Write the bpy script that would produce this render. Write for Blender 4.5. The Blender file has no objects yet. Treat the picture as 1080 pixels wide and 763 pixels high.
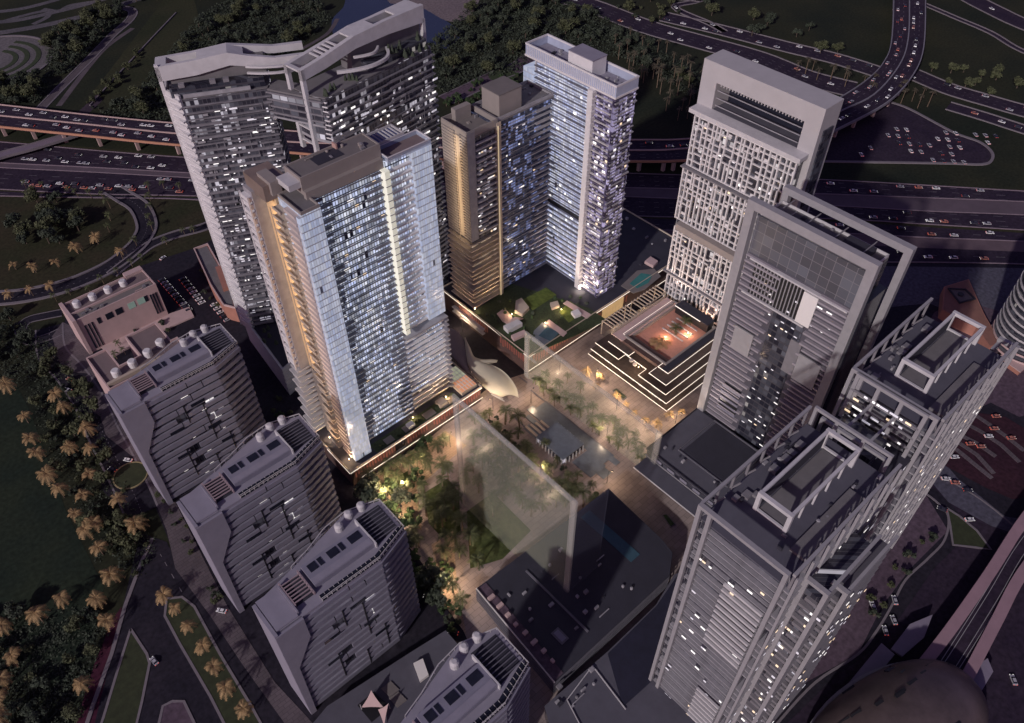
import bpy, math, random
from mathutils import Vector, Matrix
random.seed(7)
SC = bpy.context.scene
COL = SC.collection
R = math.radians

# ------------------------------------------------------------------ camera
F, PI_, RO, YA, H = 847.26, 0.800524, -0.0052120, 0.7291745, 400.0
CX, CY = 540.0, 381.5
fw = Vector((math.sin(YA)*math.cos(PI_), math.cos(YA)*math.cos(PI_), -math.sin(PI_)))
rt0 = Vector((math.cos(YA), -math.sin(YA), 0)); up0 = rt0.cross(fw)
rt = math.cos(RO)*rt0 + math.sin(RO)*up0
up = -math.sin(RO)*rt0 + math.cos(RO)*up0
cd = bpy.data.cameras.new('camera'); cam = bpy.data.objects.new('camera', cd); COL.objects.link(cam)
cd.sensor_width = 36; cd.lens = F/1080*36; cd.clip_start = 1; cd.clip_end = 20000
M = Matrix((rt, up, -fw)).transposed().to_4x4(); M.translation = Vector((0, 0, H))
cam.matrix_world = M
SC.camera = cam

def W(px, py, z=0.0):
    """ground (or height z) point that the survey pixel stands for"""
    d = rt*((px-CX)/F) - up*((py-CY)/F) + fw
    t = (z-H)/d.z
    return (d.x*t, d.y*t)

# ------------------------------------------------------------------ materials
def mat(name, col, rough=.7, var=.12, scale=.15, metal=0, emit=None, es=0, spec=None, alpha=None, fine=0):
    m = bpy.data.materials.new(name); m.use_nodes = True; nt = m.node_tree; b = nt.nodes['Principled BSDF']
    b.inputs['Roughness'].default_value = rough; b.inputs['Metallic'].default_value = metal
    if spec is not None: b.inputs['Specular IOR Level'].default_value = spec
    if var:
        tc = nt.nodes.new('ShaderNodeTexCoord'); n = nt.nodes.new('ShaderNodeTexNoise')
        n.inputs['Scale'].default_value = scale; n.inputs['Detail'].default_value = 8; n.inputs['Roughness'].default_value = .65
        nt.links.new(tc.outputs['Object'], n.inputs['Vector'])
        r = nt.nodes.new('ShaderNodeMapRange'); r.inputs[1].default_value = .3; r.inputs[2].default_value = .7
        r.inputs[3].default_value = 1-var; r.inputs[4].default_value = 1+var
        nt.links.new(n.outputs['Fac'], r.inputs[0])
        v = nt.nodes.new('ShaderNodeVectorMath'); v.operation = 'SCALE'; v.inputs[0].default_value = col[:3]
        nt.links.new(r.outputs[0], v.inputs['Scale']); nt.links.new(v.outputs[0], b.inputs['Base Color'])
    else: b.inputs['Base Color'].default_value = (*col[:3], 1)
    if emit: b.inputs['Emission Color'].default_value = (*emit, 1); b.inputs['Emission Strength'].default_value = es
    if alpha is not None: b.inputs['Alpha'].default_value = alpha
    return m

def mathn(nt, op, a, b=None):
    n = nt.nodes.new('ShaderNodeMath'); n.operation = op
    for i, v in enumerate((a, b)):
        if v is None: continue
        if isinstance(v, (int, float)): n.inputs[i].default_value = v
        else: nt.links.new(v, n.inputs[i])
    return n.outputs[0]

def glazing(name, pw, fh, dark, frame, lit, frac, es, mull=.10, sill=.18, rough=.15, warm=None, curtain=(.16,.17,.2), vr=(.25,1.1)):
    """curtain wall: panes of width pw and height fh, some with curtains, some glowing, from lit rooms and as stand-in brightness"""
    m = bpy.data.materials.new(name); m.use_nodes = True; nt = m.node_tree; b = nt.nodes['Principled BSDF']; L = nt.links.new
    tc = nt.nodes.new('ShaderNodeTexCoord'); s = nt.nodes.new('ShaderNodeSeparateXYZ'); L(tc.outputs['Object'], s.inputs[0])
    u = mathn(nt, 'DIVIDE', mathn(nt, 'ADD', s.outputs[0], s.outputs[1]), pw); v = mathn(nt, 'DIVIDE', s.outputs[2], fh)
    fu, fv = mathn(nt, 'FLOOR', u), mathn(nt, 'FLOOR', v)
    ru, rv = mathn(nt, 'FRACT', u), mathn(nt, 'FRACT', v)
    c = nt.nodes.new('ShaderNodeCombineXYZ'); L(fu, c.inputs[0]); L(fv, c.inputs[1])
    wn = nt.nodes.new('ShaderNodeTexWhiteNoise'); wn.noise_dimensions = '2D'; L(c.outputs[0], wn.inputs['Vector'])
    sc = nt.nodes.new('ShaderNodeSeparateColor'); L(wn.outputs['Color'], sc.inputs[0])
    # flats: groups of panes share a state
    c2 = nt.nodes.new('ShaderNodeCombineXYZ'); L(mathn(nt, 'FLOOR', mathn(nt, 'DIVIDE', u, 3.7)), c2.inputs[0]); L(fv, c2.inputs[1])
    w2 = nt.nodes.new('ShaderNodeTexWhiteNoise'); w2.noise_dimensions = '2D'; L(c2.outputs[0], w2.inputs['Vector'])
    mix = mathn(nt, 'ADD', mathn(nt, 'MULTIPLY', wn.outputs['Value'], .55), mathn(nt, 'MULTIPLY', w2.outputs['Value'], .45))
    on = mathn(nt, 'GREATER_THAN', mix, 1-frac)
    isframe = mathn(nt, 'MAXIMUM', mathn(nt, 'LESS_THAN', ru, mull), mathn(nt, 'LESS_THAN', rv, sill))
    glass = mathn(nt, 'SUBTRACT', 1, isframe)
    m1 = nt.nodes.new('ShaderNodeMix'); m1.data_type = 'RGBA'; L(mathn(nt, 'MULTIPLY', sc.outputs[1], sc.outputs[2]), m1.inputs[0])
    m1.inputs[6].default_value = (*dark, 1); m1.inputs[7].default_value = (*curtain, 1)
    m2 = nt.nodes.new('ShaderNodeMix'); m2.data_type = 'RGBA'; L(isframe, m2.inputs[0]); L(m1.outputs[2], m2.inputs[6]); m2.inputs[7].default_value = (*frame, 1)
    L(m2.outputs[2], b.inputs['Base Color'])
    L(mathn(nt, 'ADD', mathn(nt, 'MULTIPLY', isframe, .45), rough), b.inputs['Roughness'])
    if warm:
        m3 = nt.nodes.new('ShaderNodeMix'); m3.data_type = 'RGBA'; L(sc.outputs[0], m3.inputs[0]); m3.inputs[6].default_value = (*lit, 1); m3.inputs[7].default_value = (*warm, 1)
        L(m3.outputs[2], b.inputs['Emission Color'])
    else: b.inputs['Emission Color'].default_value = (*lit, 1)
    st = mathn(nt, 'MULTIPLY', mathn(nt, 'MULTIPLY', on, glass), mathn(nt, 'MULTIPLY', mathn(nt, 'ADD', mathn(nt, 'MULTIPLY', sc.outputs[2], vr[1]), vr[0]), es))
    L(st, b.inputs['Emission Strength'])
    return m

def ground_mat(name, c1, c2, scale=.02, rough=.95, c3=None, s3=.4):
    m = bpy.data.materials.new(name); m.use_nodes = True; nt = m.node_tree; b = nt.nodes['Principled BSDF']; L = nt.links.new
    b.inputs['Roughness'].default_value = rough; b.inputs['Specular IOR Level'].default_value = .2
    tc = nt.nodes.new('ShaderNodeTexCoord'); n = nt.nodes.new('ShaderNodeTexNoise'); n.inputs['Scale'].default_value = scale; n.inputs['Detail'].default_value = 9
    L(tc.outputs['Object'], n.inputs['Vector'])
    r = nt.nodes.new('ShaderNodeValToRGB'); r.color_ramp.elements[0].position = .35; r.color_ramp.elements[1].position = .65
    r.color_ramp.elements[0].color = (*c1, 1); r.color_ramp.elements[1].color = (*c2, 1); L(n.outputs['Fac'], r.inputs[0])
    n2 = nt.nodes.new('ShaderNodeTexNoise'); n2.inputs['Scale'].default_value = s3; n2.inputs['Detail'].default_value = 6; L(tc.outputs['Object'], n2.inputs['Vector'])
    mr = nt.nodes.new('ShaderNodeMapRange'); mr.inputs[1].default_value = .3; mr.inputs[2].default_value = .7; mr.inputs[3].default_value = .7; mr.inputs[4].default_value = 1.3; L(n2.outputs['Fac'], mr.inputs[0])
    v = nt.nodes.new('ShaderNodeVectorMath'); v.operation = 'SCALE'; L(r.outputs[0], v.inputs[0]); L(mr.outputs[0], v.inputs['Scale']); L(v.outputs[0], b.inputs['Base Color'])
    return m

def paving_mat(name, c, size=3.0, line=.06, rough=.8, lc=None):
    m = bpy.data.materials.new(name); m.use_nodes = True; nt = m.node_tree; b = nt.nodes['Principled BSDF']; L = nt.links.new
    b.inputs['Roughness'].default_value = rough
    tc = nt.nodes.new('ShaderNodeTexCoord'); br = nt.nodes.new('ShaderNodeTexBrick')
    br.inputs['Scale'].default_value = 1; br.inputs['Brick Width'].default_value = size; br.inputs['Row Height'].default_value = size*.5
    br.inputs['Mortar Size'].default_value = line; br.inputs['Color1'].default_value = (*c, 1)
    br.inputs['Color2'].default_value = (*(x*.82 for x in c), 1); br.inputs['Mortar'].default_value = (*(lc or tuple(x*.55 for x in c)), 1)
    L(tc.outputs['Object'], br.inputs['Vector'])
    n = nt.nodes.new('ShaderNodeTexNoise'); n.inputs['Scale'].default_value = .06; n.inputs['Detail'].default_value = 8; L(tc.outputs['Object'], n.inputs['Vector'])
    mr = nt.nodes.new('ShaderNodeMapRange'); mr.inputs[1].default_value = .3; mr.inputs[2].default_value = .7; mr.inputs[3].default_value = .75; mr.inputs[4].default_value = 1.2; L(n.outputs['Fac'], mr.inputs[0])
    v = nt.nodes.new('ShaderNodeVectorMath'); v.operation = 'SCALE'; L(br.outputs['Color'], v.inputs[0]); L(mr.outputs[0], v.inputs['Scale']); L(v.outputs[0], b.inputs['Base Color'])
    return m

def glass_mat(name, tint, alpha, rough=.2):
    """pale fritted glass: part see-through, part scattering"""
    m = bpy.data.materials.new(name); m.use_nodes = True; nt = m.node_tree; L = nt.links.new
    b = nt.nodes['Principled BSDF']; b.inputs['Base Color'].default_value = (*tint, 1); b.inputs['Roughness'].default_value = rough
    t = nt.nodes.new('ShaderNodeBsdfTransparent'); mx = nt.nodes.new('ShaderNodeMixShader'); mx.inputs[0].default_value = alpha
    L(t.outputs[0], mx.inputs[1]); L(b.outputs[0], mx.inputs[2]); L(mx.outputs[0], nt.nodes['Material Output'].inputs['Surface'])
    return m

X = {}
X['white'] = mat('white_render', (.70,.68,.68), .6, .08, .2)
X['white2'] = mat('soft_white_panel', (.57,.555,.56), .6, .1, .2)
X['t3frame'] = mat('grey_white_cladding', (.47,.455,.455), .6, .06, .1)
X['frame'] = mat('grey_steel_frame', (.34,.33,.34), .5, .08, .3)
X['frame2'] = mat('mid_grey_frame', (.22,.21,.225), .5, .1, .3)
X['slab'] = mat('balcony_edge', (.52,.50,.50), .6, .14, .3)
X['slabgrey'] = mat('grey_balcony_edge', (.33,.32,.34), .6, .18, .25)
X['slabdark'] = mat('dark_floor_edge', (.14,.135,.16), .5, .15, .3)
X['slabL'] = mat('deep_grey_balcony', (.20,.19,.21), .6, .2, .25)  # darker grey for balconies, partitions and bridge edges of the ribboned pair
X['block'] = mat('grey_spandrel', (.235,.228,.285), .6, .1, .2)
X['blockroof'] = mat('pale_grey_roof', (.275,.26,.315), .8, .1, .12)
X['roof'] = mat('grey_roof_membrane', (.17,.16,.165), .9, .14, .15)
X['roofdark'] = mat('dark_roof_membrane', (.034,.033,.048), .85, .15, .12)
X['roofmid'] = mat('violet_grey_roof', (.10,.097,.122), .85, .12, .12)
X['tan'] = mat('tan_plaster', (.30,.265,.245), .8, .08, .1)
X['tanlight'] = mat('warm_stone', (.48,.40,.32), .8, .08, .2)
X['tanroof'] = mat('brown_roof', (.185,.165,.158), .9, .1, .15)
X['gold'] = mat('gold_lit_stone_wall', (.55,.40,.24), .7, .08, .1)  # gold of the wash lamp is put into the stone colour
X['pink'] = mat('pink_plaster', (.55,.40,.38), .8, .07, .15)
X['pinkroof'] = mat('pink_brown_roof', (.20,.15,.15), .9, .1, .15)
X['terracotta'] = mat('terracotta_wall', (.42,.19,.14), .8, .1, .15)
X['darkglass'] = mat('dark_glass', (.02,.022,.035), .12, .2, .3)
X['bluewater'] = mat('pool_water', (.05,.10,.13), .08, .1, .3)
X['poolgrey'] = mat('shallow_water', (.15,.17,.20), .3, .15, .3)
X['teal'] = mat('teal_pool_water', (.06,.22,.2), .1, .1, .3)
X['brownwall'] = mat('dark_brown_stone', (.085,.05,.045), .7, .2, .4)
X['black'] = mat('black_metal', (.02,.02,.022), .4, .1, 1)
X['plant'] = mat('planting', (.035,.05,.02), .9, .5, .8)
X['lawn'] = mat('lawn_grass', (.034,.042,.018), .95, .3, .3)
X['trunk'] = mat('tree_bark', (.10,.075,.055), .9, .25, 1)
X['palmtrunk'] = mat('palm_bark', (.17,.12,.08), .9, .25, 1)
X['leaf'] = mat('leaves_dark', (.042,.055,.034), .8, .5, .35)
X['leaf2'] = mat('leaves_olive', (.075,.085,.038), .8, .5, .35)
X['leaf3'] = mat('leaves_green', (.04,.072,.024), .8, .45, .35)
X['frond'] = mat('palm_frond_gold_lit', (.40,.265,.12), .7, .3, .8)  # golden light on the fronds is put into their colour
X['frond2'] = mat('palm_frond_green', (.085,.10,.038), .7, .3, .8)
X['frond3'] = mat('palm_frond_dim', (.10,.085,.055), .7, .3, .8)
X['shell'] = mat('pale_shell_cladding', (.55,.50,.38), .5, .05, .1)
X['shellroof'] = mat('mauve_canopy_roof', (.22,.17,.17), .6, .08, .1)
X['kerb'] = mat('kerb_stone', (.20,.175,.19), .85, .1, .5)
X['kerbpink'] = mat('pinkish_parapet', (.50,.36,.33), .8, .08, .5)
X['orange'] = mat('orange_edge_beam', (.48,.24,.15), .8, .08, .5)
X['dome'] = mat('bronze_dome_shell', (.165,.125,.12), .38, .35, .06, metal=.35)
X['curtain'] = mat('white_panel_bright', (.85,.82,.78), .6, .02, 1)
X['lit'] = mat('lit_window_white', (.8,.8,.8), .5, 0, emit=(1,.95,.9), es=1.0)
X['litdim'] = mat('lit_window_soft', (.8,.8,.8), .5, 0, emit=(.9,.86,1), es=.35)
X['litwarm'] = mat('lit_window_warm', (.8,.7,.6), .5, 0, emit=(1,.72,.42), es=.9)
X['striplight'] = mat('white_edge_light', (.8,.8,.8), .5, 0, emit=(1,.84,.68), es=.8)
X['pillarglow'] = mat('pale_pillar_glow', (.8,.8,.7), .5, 0, emit=(.95,.95,.74), es=.34)  # pale pillar; glow put in because this side gets no sun
X['washlight'] = mat('golden_wash_light', (.8,.7,.5), .5, 0, emit=(1,.66,.30), es=22)
X['washsoft'] = mat('golden_soft_light', (.8,.7,.5), .5, 0, emit=(1,.70,.38), es=9)
X['bulb'] = mat('lamp_bulb', (.9,.8,.6), .5, 0, emit=(1,.75,.45), es=8)
X['g_t1'] = glazing('cool_glow_curtain_wall', 1.55, 4.1, (.03,.04,.075), (.05,.06,.085), (.60,.68,1.0), .93, .74, .22, .16, warm=(.88,.90,1.0), vr=(.3,1.0))  # cool glow put into the panes, as no sun reaches this front
X['g_wing'] = glazing('blue_white_glass_wing', 1.35, 4.1, (.10,.13,.20), (.46,.48,.53), (.66,.73,1.0), .97, .52, .13, .13, warm=(.86,.88,1.0), curtain=(.16,.19,.26), vr=(.72,.30))  # even pane glow stands in for sky reflected by the glass
X['g_t2b'] = glazing('deep_blue_curtain_wall', 2.0, 4.1, (.012,.018,.06), (.05,.06,.10), (.42,.5,1.0), .42, .35, .12, .2)
X['g_t2w'] = glazing('pale_blue_curtain_wall', 1.9, 4.1, (.05,.06,.10), (.25,.26,.34), (.60,.66,1.0), .98, .70, .10, .14, warm=(.92,.92,1.0), vr=(.55,.6))  # glow in nearly all panes stands in for the bright west face
X['g_t2v'] = glazing('violet_curtain_wall', 1.8, 4.1, (.02,.015,.045), (.10,.085,.15), (.72,.62,1.0), .5, .5, .12, .2)
X['g_dark'] = glazing('dark_ribbon_glass', 3.0, 4.2, (.018,.018,.03), (.05,.048,.062), (1,.9,.85), .05, .26, .06, .25)
X['g_dim'] = glazing('dim_office_glass', 2.2, 4.2, (.03,.028,.04), (.10,.095,.11), (.95,.88,1.0), .24, .42, .10, .2)
X['g_warm'] = glazing('warm_lit_flats', 2.2, 4.1, (.04,.03,.03), (.16,.12,.10), (1,.72,.45), .55, .6, .10, .2, warm=(1,.85,.7))
X['g_block'] = glazing('block_ribbon_glass', 2.6, 5.6, (.012,.012,.022), (.05,.048,.065), (1,.95,.95), .07, .9, .08, .1)
X['g_t4'] = glazing('grey_grid_glass', 5.5, 5.6, (.085,.085,.10), (.21,.20,.22), (1,.95,1), .05, .3, .05, .05, rough=.25)
X['g_t3'] = glazing('lattice_backing_glass', 2.6, 4.2, (.02,.018,.03), (.05,.045,.05), (1,.9,.9), .2, .5, .08, .15)
X['grass'] = ground_mat('dark_grassland', (.016,.022,.014), (.032,.034,.018), .012)
X['earth'] = ground_mat('brown_verge', (.045,.038,.022), (.03,.034,.016), .03)
X['asph'] = ground_mat('asphalt_violet', (.028,.019,.036), (.040,.028,.045), .05, .8)
X['asph2'] = ground_mat('asphalt_dark', (.019,.017,.026), (.028,.024,.034), .05, .75)
X['paving'] = paving_mat('plaza_paving', (.33,.265,.25), 6, .10)
X['pavingdark'] = paving_mat('street_paving', (.13,.105,.115), 4, .12)
X['pavegrey'] = ground_mat('grey_forecourt', (.08,.078,.105), (.105,.10,.13), .01, .8)
X['pavepurple'] = ground_mat('violet_pavement', (.095,.065,.09), (.12,.085,.11), .02, .8)
X['sand'] = ground_mat('pale_sand', (.17,.14,.15), (.22,.18,.18), .01)
X['lakewater'] = mat('lake_water', (.03,.045,.085), .12, .1, .01)
X['paint'] = mat('road_paint', (.6,.6,.6), .7, .1, 1)
X['ghost'] = glass_mat('pale_frit_glass', (.50,.53,.42), .14)
X['ghostframe'] = glass_mat('pale_glass_edge_frame', (.62,.61,.56), .33)
X['ghostdark'] = glass_mat('smoky_glass', (.12,.12,.17), .22)
X['topglass'] = glass_mat('clear_grid_glass', (.35,.35,.38), .35)
X['balglass'] = glass_mat('balustrade_glass', (.55,.62,.75), .5)

# ------------------------------------------------------------------ mesh helpers
class MB:
    def __init__(s): s.v = []; s.f = []
    def add(s, vs, fs):
        o = len(s.v); s.v += [tuple(v) for v in vs]; s.f += [tuple(i+o for i in f) for f in fs]; return s
    def box(s, x0, y0, z0, x1, y1, z1):
        if x0 > x1: x0, x1 = x1, x0
        if y0 > y1: y0, y1 = y1, y0
        return s.add([(x0,y0,z0),(x1,y0,z0),(x1,y1,z0),(x0,y1,z0),(x0,y0,z1),(x1,y0,z1),(x1,y1,z1),(x0,y1,z1)],
                     [(0,3,2,1),(4,5,6,7),(0,1,5,4),(1,2,6,5),(2,3,7,6),(3,0,4,7)])
    def prism(s, poly, z0, z1, poly2=None):
        n = len(poly); p2 = poly2 or poly
        a = sum(poly[i][0]*poly[(i+1)%n][1]-poly[(i+1)%n][0]*poly[i][1] for i in range(n))
        if a < 0: poly = poly[::-1]; p2 = p2[::-1]
        return s.add([(x,y,z0) for x,y in poly]+[(x,y,z1) for x,y in p2],
                     [tuple(range(n))[::-1], tuple(range(n,2*n))]+[(i,(i+1)%n,n+(i+1)%n,n+i) for i in range(n)])
    def sheet(s, poly, z):
        n = len(poly); a = sum(poly[i][0]*poly[(i+1)%n][1]-poly[(i+1)%n][0]*poly[i][1] for i in range(n))
        if a < 0: poly = poly[::-1]
        return s.add([(x,y,z) for x,y in poly], [tuple(range(n))])
    def beam(s, p, q, w, h=None):
        h = h or w; p = Vector(p); q = Vector(q); d = (q-p)
        if d.length < 1e-6: return s
        d.normalize(); a = d.cross(Vector((0,0,1)))
        if a.length < .01: a = Vector((1,0,0))
        a.normalize(); b = a.cross(d).normalized(); a *= w/2; b *= h/2
        vs = [p-a-b,p+a-b,p+a+b,p-a+b,q-a-b,q+a-b,q+a+b,q-a+b]
        return s.add(vs, [(0,1,2,3),(7,6,5,4),(0,4,5,1),(1,5,6,2),(2,6,7,3),(3,7,4,0)])
    def cyl(s, x, y, z0, z1, r0, r1=None, n=12):
        r1 = r0 if r1 is None else r1
        vs = [(x+r0*math.cos(2*math.pi*i/n), y+r0*math.sin(2*math.pi*i/n), z0) for i in range(n)]+[(x+r1*math.cos(2*math.pi*i/n), y+r1*math.sin(2*math.pi*i/n), z1) for i in range(n)]
        return s.add(vs, [tuple(range(n))[::-1], tuple(range(n,2*n))]+[(i,(i+1)%n,n+(i+1)%n,n+i) for i in range(n)])
    def wall(s, pts, z0, z1, t=.4, closed=True):
        """upright band of thickness t along a polyline"""
        n = len(pts)
        for i in range(n if closed else n-1):
            a, b = pts[i], pts[(i+1)%n]; dx, dy = b[0]-a[0], b[1]-a[1]; l = math.hypot(dx,dy) or 1; nx, ny = -dy/l*t/2, dx/l*t/2
            ex, ey = dx/l*t/2, dy/l*t/2
            s.prism([(a[0]+nx-ex,a[1]+ny-ey),(b[0]+nx-ex*1.02,b[1]+ny-ey*1.02),(b[0]-nx-ex*1.02,b[1]-ny-ey*1.02),(a[0]-nx-ex,a[1]-ny-ey)], z0, z1)
        return s
    def build(s, name, m, root=None, label=None, parent=None, world=True):
        me = bpy.data.meshes.new(name)
        o3 = Vector(root.location) if (root is not None and world) else Vector((0,0,0))
        if root is not None and world and root.rotation_euler.z: raise ValueError
        me.from_pydata([(v[0]-o3.x, v[1]-o3.y, v[2]-o3.z) for v in s.v], [], s.f)
        for mm in (m if isinstance(m, (list, tuple)) else [m]): me.materials.append(mm)
        ob = bpy.data.objects.new(name, me); COL.objects.link(ob)
        if parent is not None: ob.parent = parent
        elif root is not None: ob.parent = root
        if label: ob['label'] = label
        return ob

def thing(name, label, cat, loc=(0,0,0), rz=0, group=None):
    o = bpy.data.objects.new(name, None); COL.objects.link(o); o.location = loc; o.rotation_euler = (0,0,rz)
    o.empty_display_size = 2
    o['label'] = label; o['category'] = cat
    if group: o['group'] = group
    return o
def tag(o, label=None, cat=None, group=None, kind=None):
    if label: o['label'] = label
    if cat: o['category'] = cat
    if group: o['group'] = group
    if kind: o['kind'] = kind
    return o
def struct(name, mb, m): return tag(mb.build(name, m), kind='structure')
def dupobj(o, loc=None, parent=None):
    c = o.copy(); COL.objects.link(c)
    if parent is not None: c.parent = parent
    if loc is not None: c.location = loc
    return c
def tree_children(o): return [c for c in bpy.data.objects if c.parent == o]
class Proto:
    """a thing and its parts; the first placing uses the originals, later ones copies"""
    def __init__(s, root):
        s.root = root; s.kids = [(k, tree_children(k)) for k in tree_children(root)]; s.used = False
    def place(s, loc, rz, label, group, cat=None, scale=1.0, sz=None):
        if not s.used: r = s.root; s.used = True
        else:
            r = s.root.copy(); COL.objects.link(r)
            for k, gs in s.kids:
                c = k.copy(); COL.objects.link(c); c.parent = r
                for g in gs:
                    d = g.copy(); COL.objects.link(d); d.parent = c
        r.location = loc; r.rotation_euler = (0,0,rz); r.scale = (scale, scale, sz or scale)
        r['label'] = label; r['group'] = group
        if cat: r['category'] = cat
        return r

def spline(pts, n=6):
    out = []; P = [pts[0]]+list(pts)+[pts[-1]]
    for i in range(1, len(P)-2):
        p0, p1, p2, p3 = P[i-1], P[i], P[i+1], P[i+2]
        for k in range(n):
            t = k/n
            out.append(tuple(.5*(2*p1[j]+(p2[j]-p0[j])*t+(2*p0[j]-5*p1[j]+4*p2[j]-p3[j])*t*t+(3*p1[j]-p0[j]-3*p2[j]+p3[j])*t**3) for j in range(len(p1))))
    out.append(tuple(pts[-1])); return out
def offset(pts, d):
    out = []
    for i, p in enumerate(pts):
        a = pts[max(i-1,0)]; b = pts[min(i+1,len(pts)-1)]; dx, dy = b[0]-a[0], b[1]-a[1]; l = math.hypot(dx,dy) or 1
        out.append((p[0]-dy/l*d, p[1]+dx/l*d))
    return out
def strip(mb, A, B, z):
    n = len(A); mb.add([(x,y,z) for x,y in A]+[(x,y,z) for x,y in B], [(i,i+1,n+i+1,n+i) for i in range(n-1)]); return mb
def pxl(pts, z=0): return [W(x,y,z) for x,y in pts]
def band(pts, z0, z1, w, mb=None):
    mb = mb or MB(); A = offset(pts, w/2); B = offset(pts, -w/2); n = len(A)
    mb.add([(x,y,z0) for x,y in A]+[(x,y,z0) for x,y in B]+[(x,y,z1) for x,y in A]+[(x,y,z1) for x,y in B],
           [(2*n+i,2*n+i+1,3*n+i+1,3*n+i) for i in range(n-1)]+[(i,i+1,2*n+i+1,2*n+i) for i in range(n-1)]+[(n+i,3*n+i,3*n+i+1,n+i+1) for i in range(n-1)]+[(0,2*n,3*n,n),(n-1,2*n-1,4*n-1,3*n-1)])
    return mb
def arc(cx, cy, rx, ry, a0, a1, n=20): return [(cx+rx*math.cos(R(a0+(a1-a0)*i/n)), cy+ry*math.sin(R(a0+(a1-a0)*i/n))) for i in range(n+1)]

# small lit windows: shared meshes, one object each
def lit_windows(root, plane, n, u0, u1, z0, z1, fh, at, mats=('lit','litdim','litwarm','litdim','lit'), name='lit_window', wmin=1.2, wmax=5, h=1.3, seed=1, local=False, zoff=1.6):
    """plane 'x' = on a wall x=at running along y; 'y' = on a wall y=at running along x"""
    rnd = random.Random(seed); protos = []
    for k in range(5):
        w = wmin+(wmax-wmin)*(k/4)**1.6; mb = MB()
        if plane == 'x': mb.box(-.08,-w/2,-h/2,.08,w/2,h/2)
        else: mb.box(-w/2,-.08,-h/2,w/2,.08,h/2)
        o = mb.build(name, X[mats[k%len(mats)]], None); o.parent = root; protos.append([o, False])
    nf = int((z1-z0)/fh); L = root.location if not local else (0,0,0)
    for i in range(n):
        p = rnd.choice(protos); u = rnd.uniform(u0,u1); z = z0+fh*rnd.randrange(nf)+zoff
        loc = (at-L[0], u-L[1], z-L[2]) if plane == 'x' else (u-L[0], at-L[1], z-L[2])
        if not p[1]: p[0].location = loc; p[1] = True
        else: dupobj(p[0], loc, root)
    for o, u in protos:
        if not u: bpy.data.objects.remove(o)

def floors(root, name, mbs, m, z0, z1, fh, local=False, pick=None, scale=None):
    """one object per storey, sharing a few meshes; mbs are built about z=0"""
    P = []
    for mb in mbs:
        me = bpy.data.meshes.new(name); L = (0,0,0) if local else root.location
        me.from_pydata([(v[0]-L[0], v[1]-L[1], v[2]) for v in mb.v], [], mb.f); me.materials.append(m); P.append(me)
    k = 0; z = z0
    while z < z1:
        me = P[(pick(k) if pick else k) % len(P)]
        o = bpy.data.objects.new(name, me); COL.objects.link(o); o.parent = root; o.location = (0,0,z-(0 if local else root.location.z))
        z += fh; k += 1

def ring(poly, out, h, th=None):
    """slab with upstand following poly pushed outwards (poly anticlockwise)"""
    cx = sum(p[0] for p in poly)/len(poly); cy = sum(p[1] for p in poly)/len(poly)
    return poly

def grow(poly, d):
    n = len(poly); a = sum(poly[i][0]*poly[(i+1)%n][1]-poly[(i+1)%n][0]*poly[i][1] for i in range(n)); sg = 1 if a > 0 else -1
    out = []
    for i in range(n):
        p0, p1, p2 = poly[i-1], poly[i], poly[(i+1)%n]
        d1 = Vector((p1[0]-p0[0], p1[1]-p0[1])).normalized(); d2 = Vector((p2[0]-p1[0], p2[1]-p1[1])).normalized()
        n1 = Vector((d1.y,-d1.x))*sg; n2 = Vector((d2.y,-d2.x))*sg; b = n1+n2
        if b.length < .1: b = n1
        b.normalize(); k = d/max(.4, b.dot(n1)); out.append((p1[0]+b.x*k, p1[1]+b.y*k))
    return out
#@@SETTING
# ------------------------------------------------------------------ world, sun
w = bpy.data.worlds.new("World"); SC.world = w; w.use_nodes = True; nt = w.node_tree
bg = nt.nodes['Background']; sky = nt.nodes.new('ShaderNodeTexSky'); sky.sky_type = 'NISHITA'; sky.sun_disc = False
SUN_EL, SUN_AZ = R(27), R(197)     # direction the sun stands in, measured from +x anticlockwise
sky.sun_elevation = SUN_EL; sky.sun_rotation = R(90)-SUN_AZ
mixn = nt.nodes.new('ShaderNodeMix'); mixn.data_type = 'RGBA'; mixn.blend_type = 'MULTIPLY'; mixn.inputs[0].default_value = 1
mixn.inputs[7].default_value = (.95,.56,.86,1)
nt.links.new(sky.outputs[0], mixn.inputs[6]); nt.links.new(mixn.outputs[2], bg.inputs[0]); bg.inputs[1].default_value = .05
sl = bpy.data.lights.new('sun', 'SUN'); sl.energy = 2.1; sl.angle = R(1.5); sl.color = (1,.93,.93)
so = bpy.data.objects.new('sun', sl); COL.objects.link(so)
sd = Vector((math.cos(SUN_EL)*math.cos(SUN_AZ), math.cos(SUN_EL)*math.sin(SUN_AZ), math.sin(SUN_EL)))
so.rotation_euler = sd.to_track_quat('Z','Y').to_euler(); so.location = (0,0,600)
SC.view_settings.view_transform = 'Standard'; SC.view_settings.look = 'None'; SC.view_settings.gamma = 1; SC.view_settings.exposure = 0
SC.render.engine = 'CYCLES'; SC.cycles.max_bounces = 6; SC.cycles.transparent_max_bounces = 12

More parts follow.
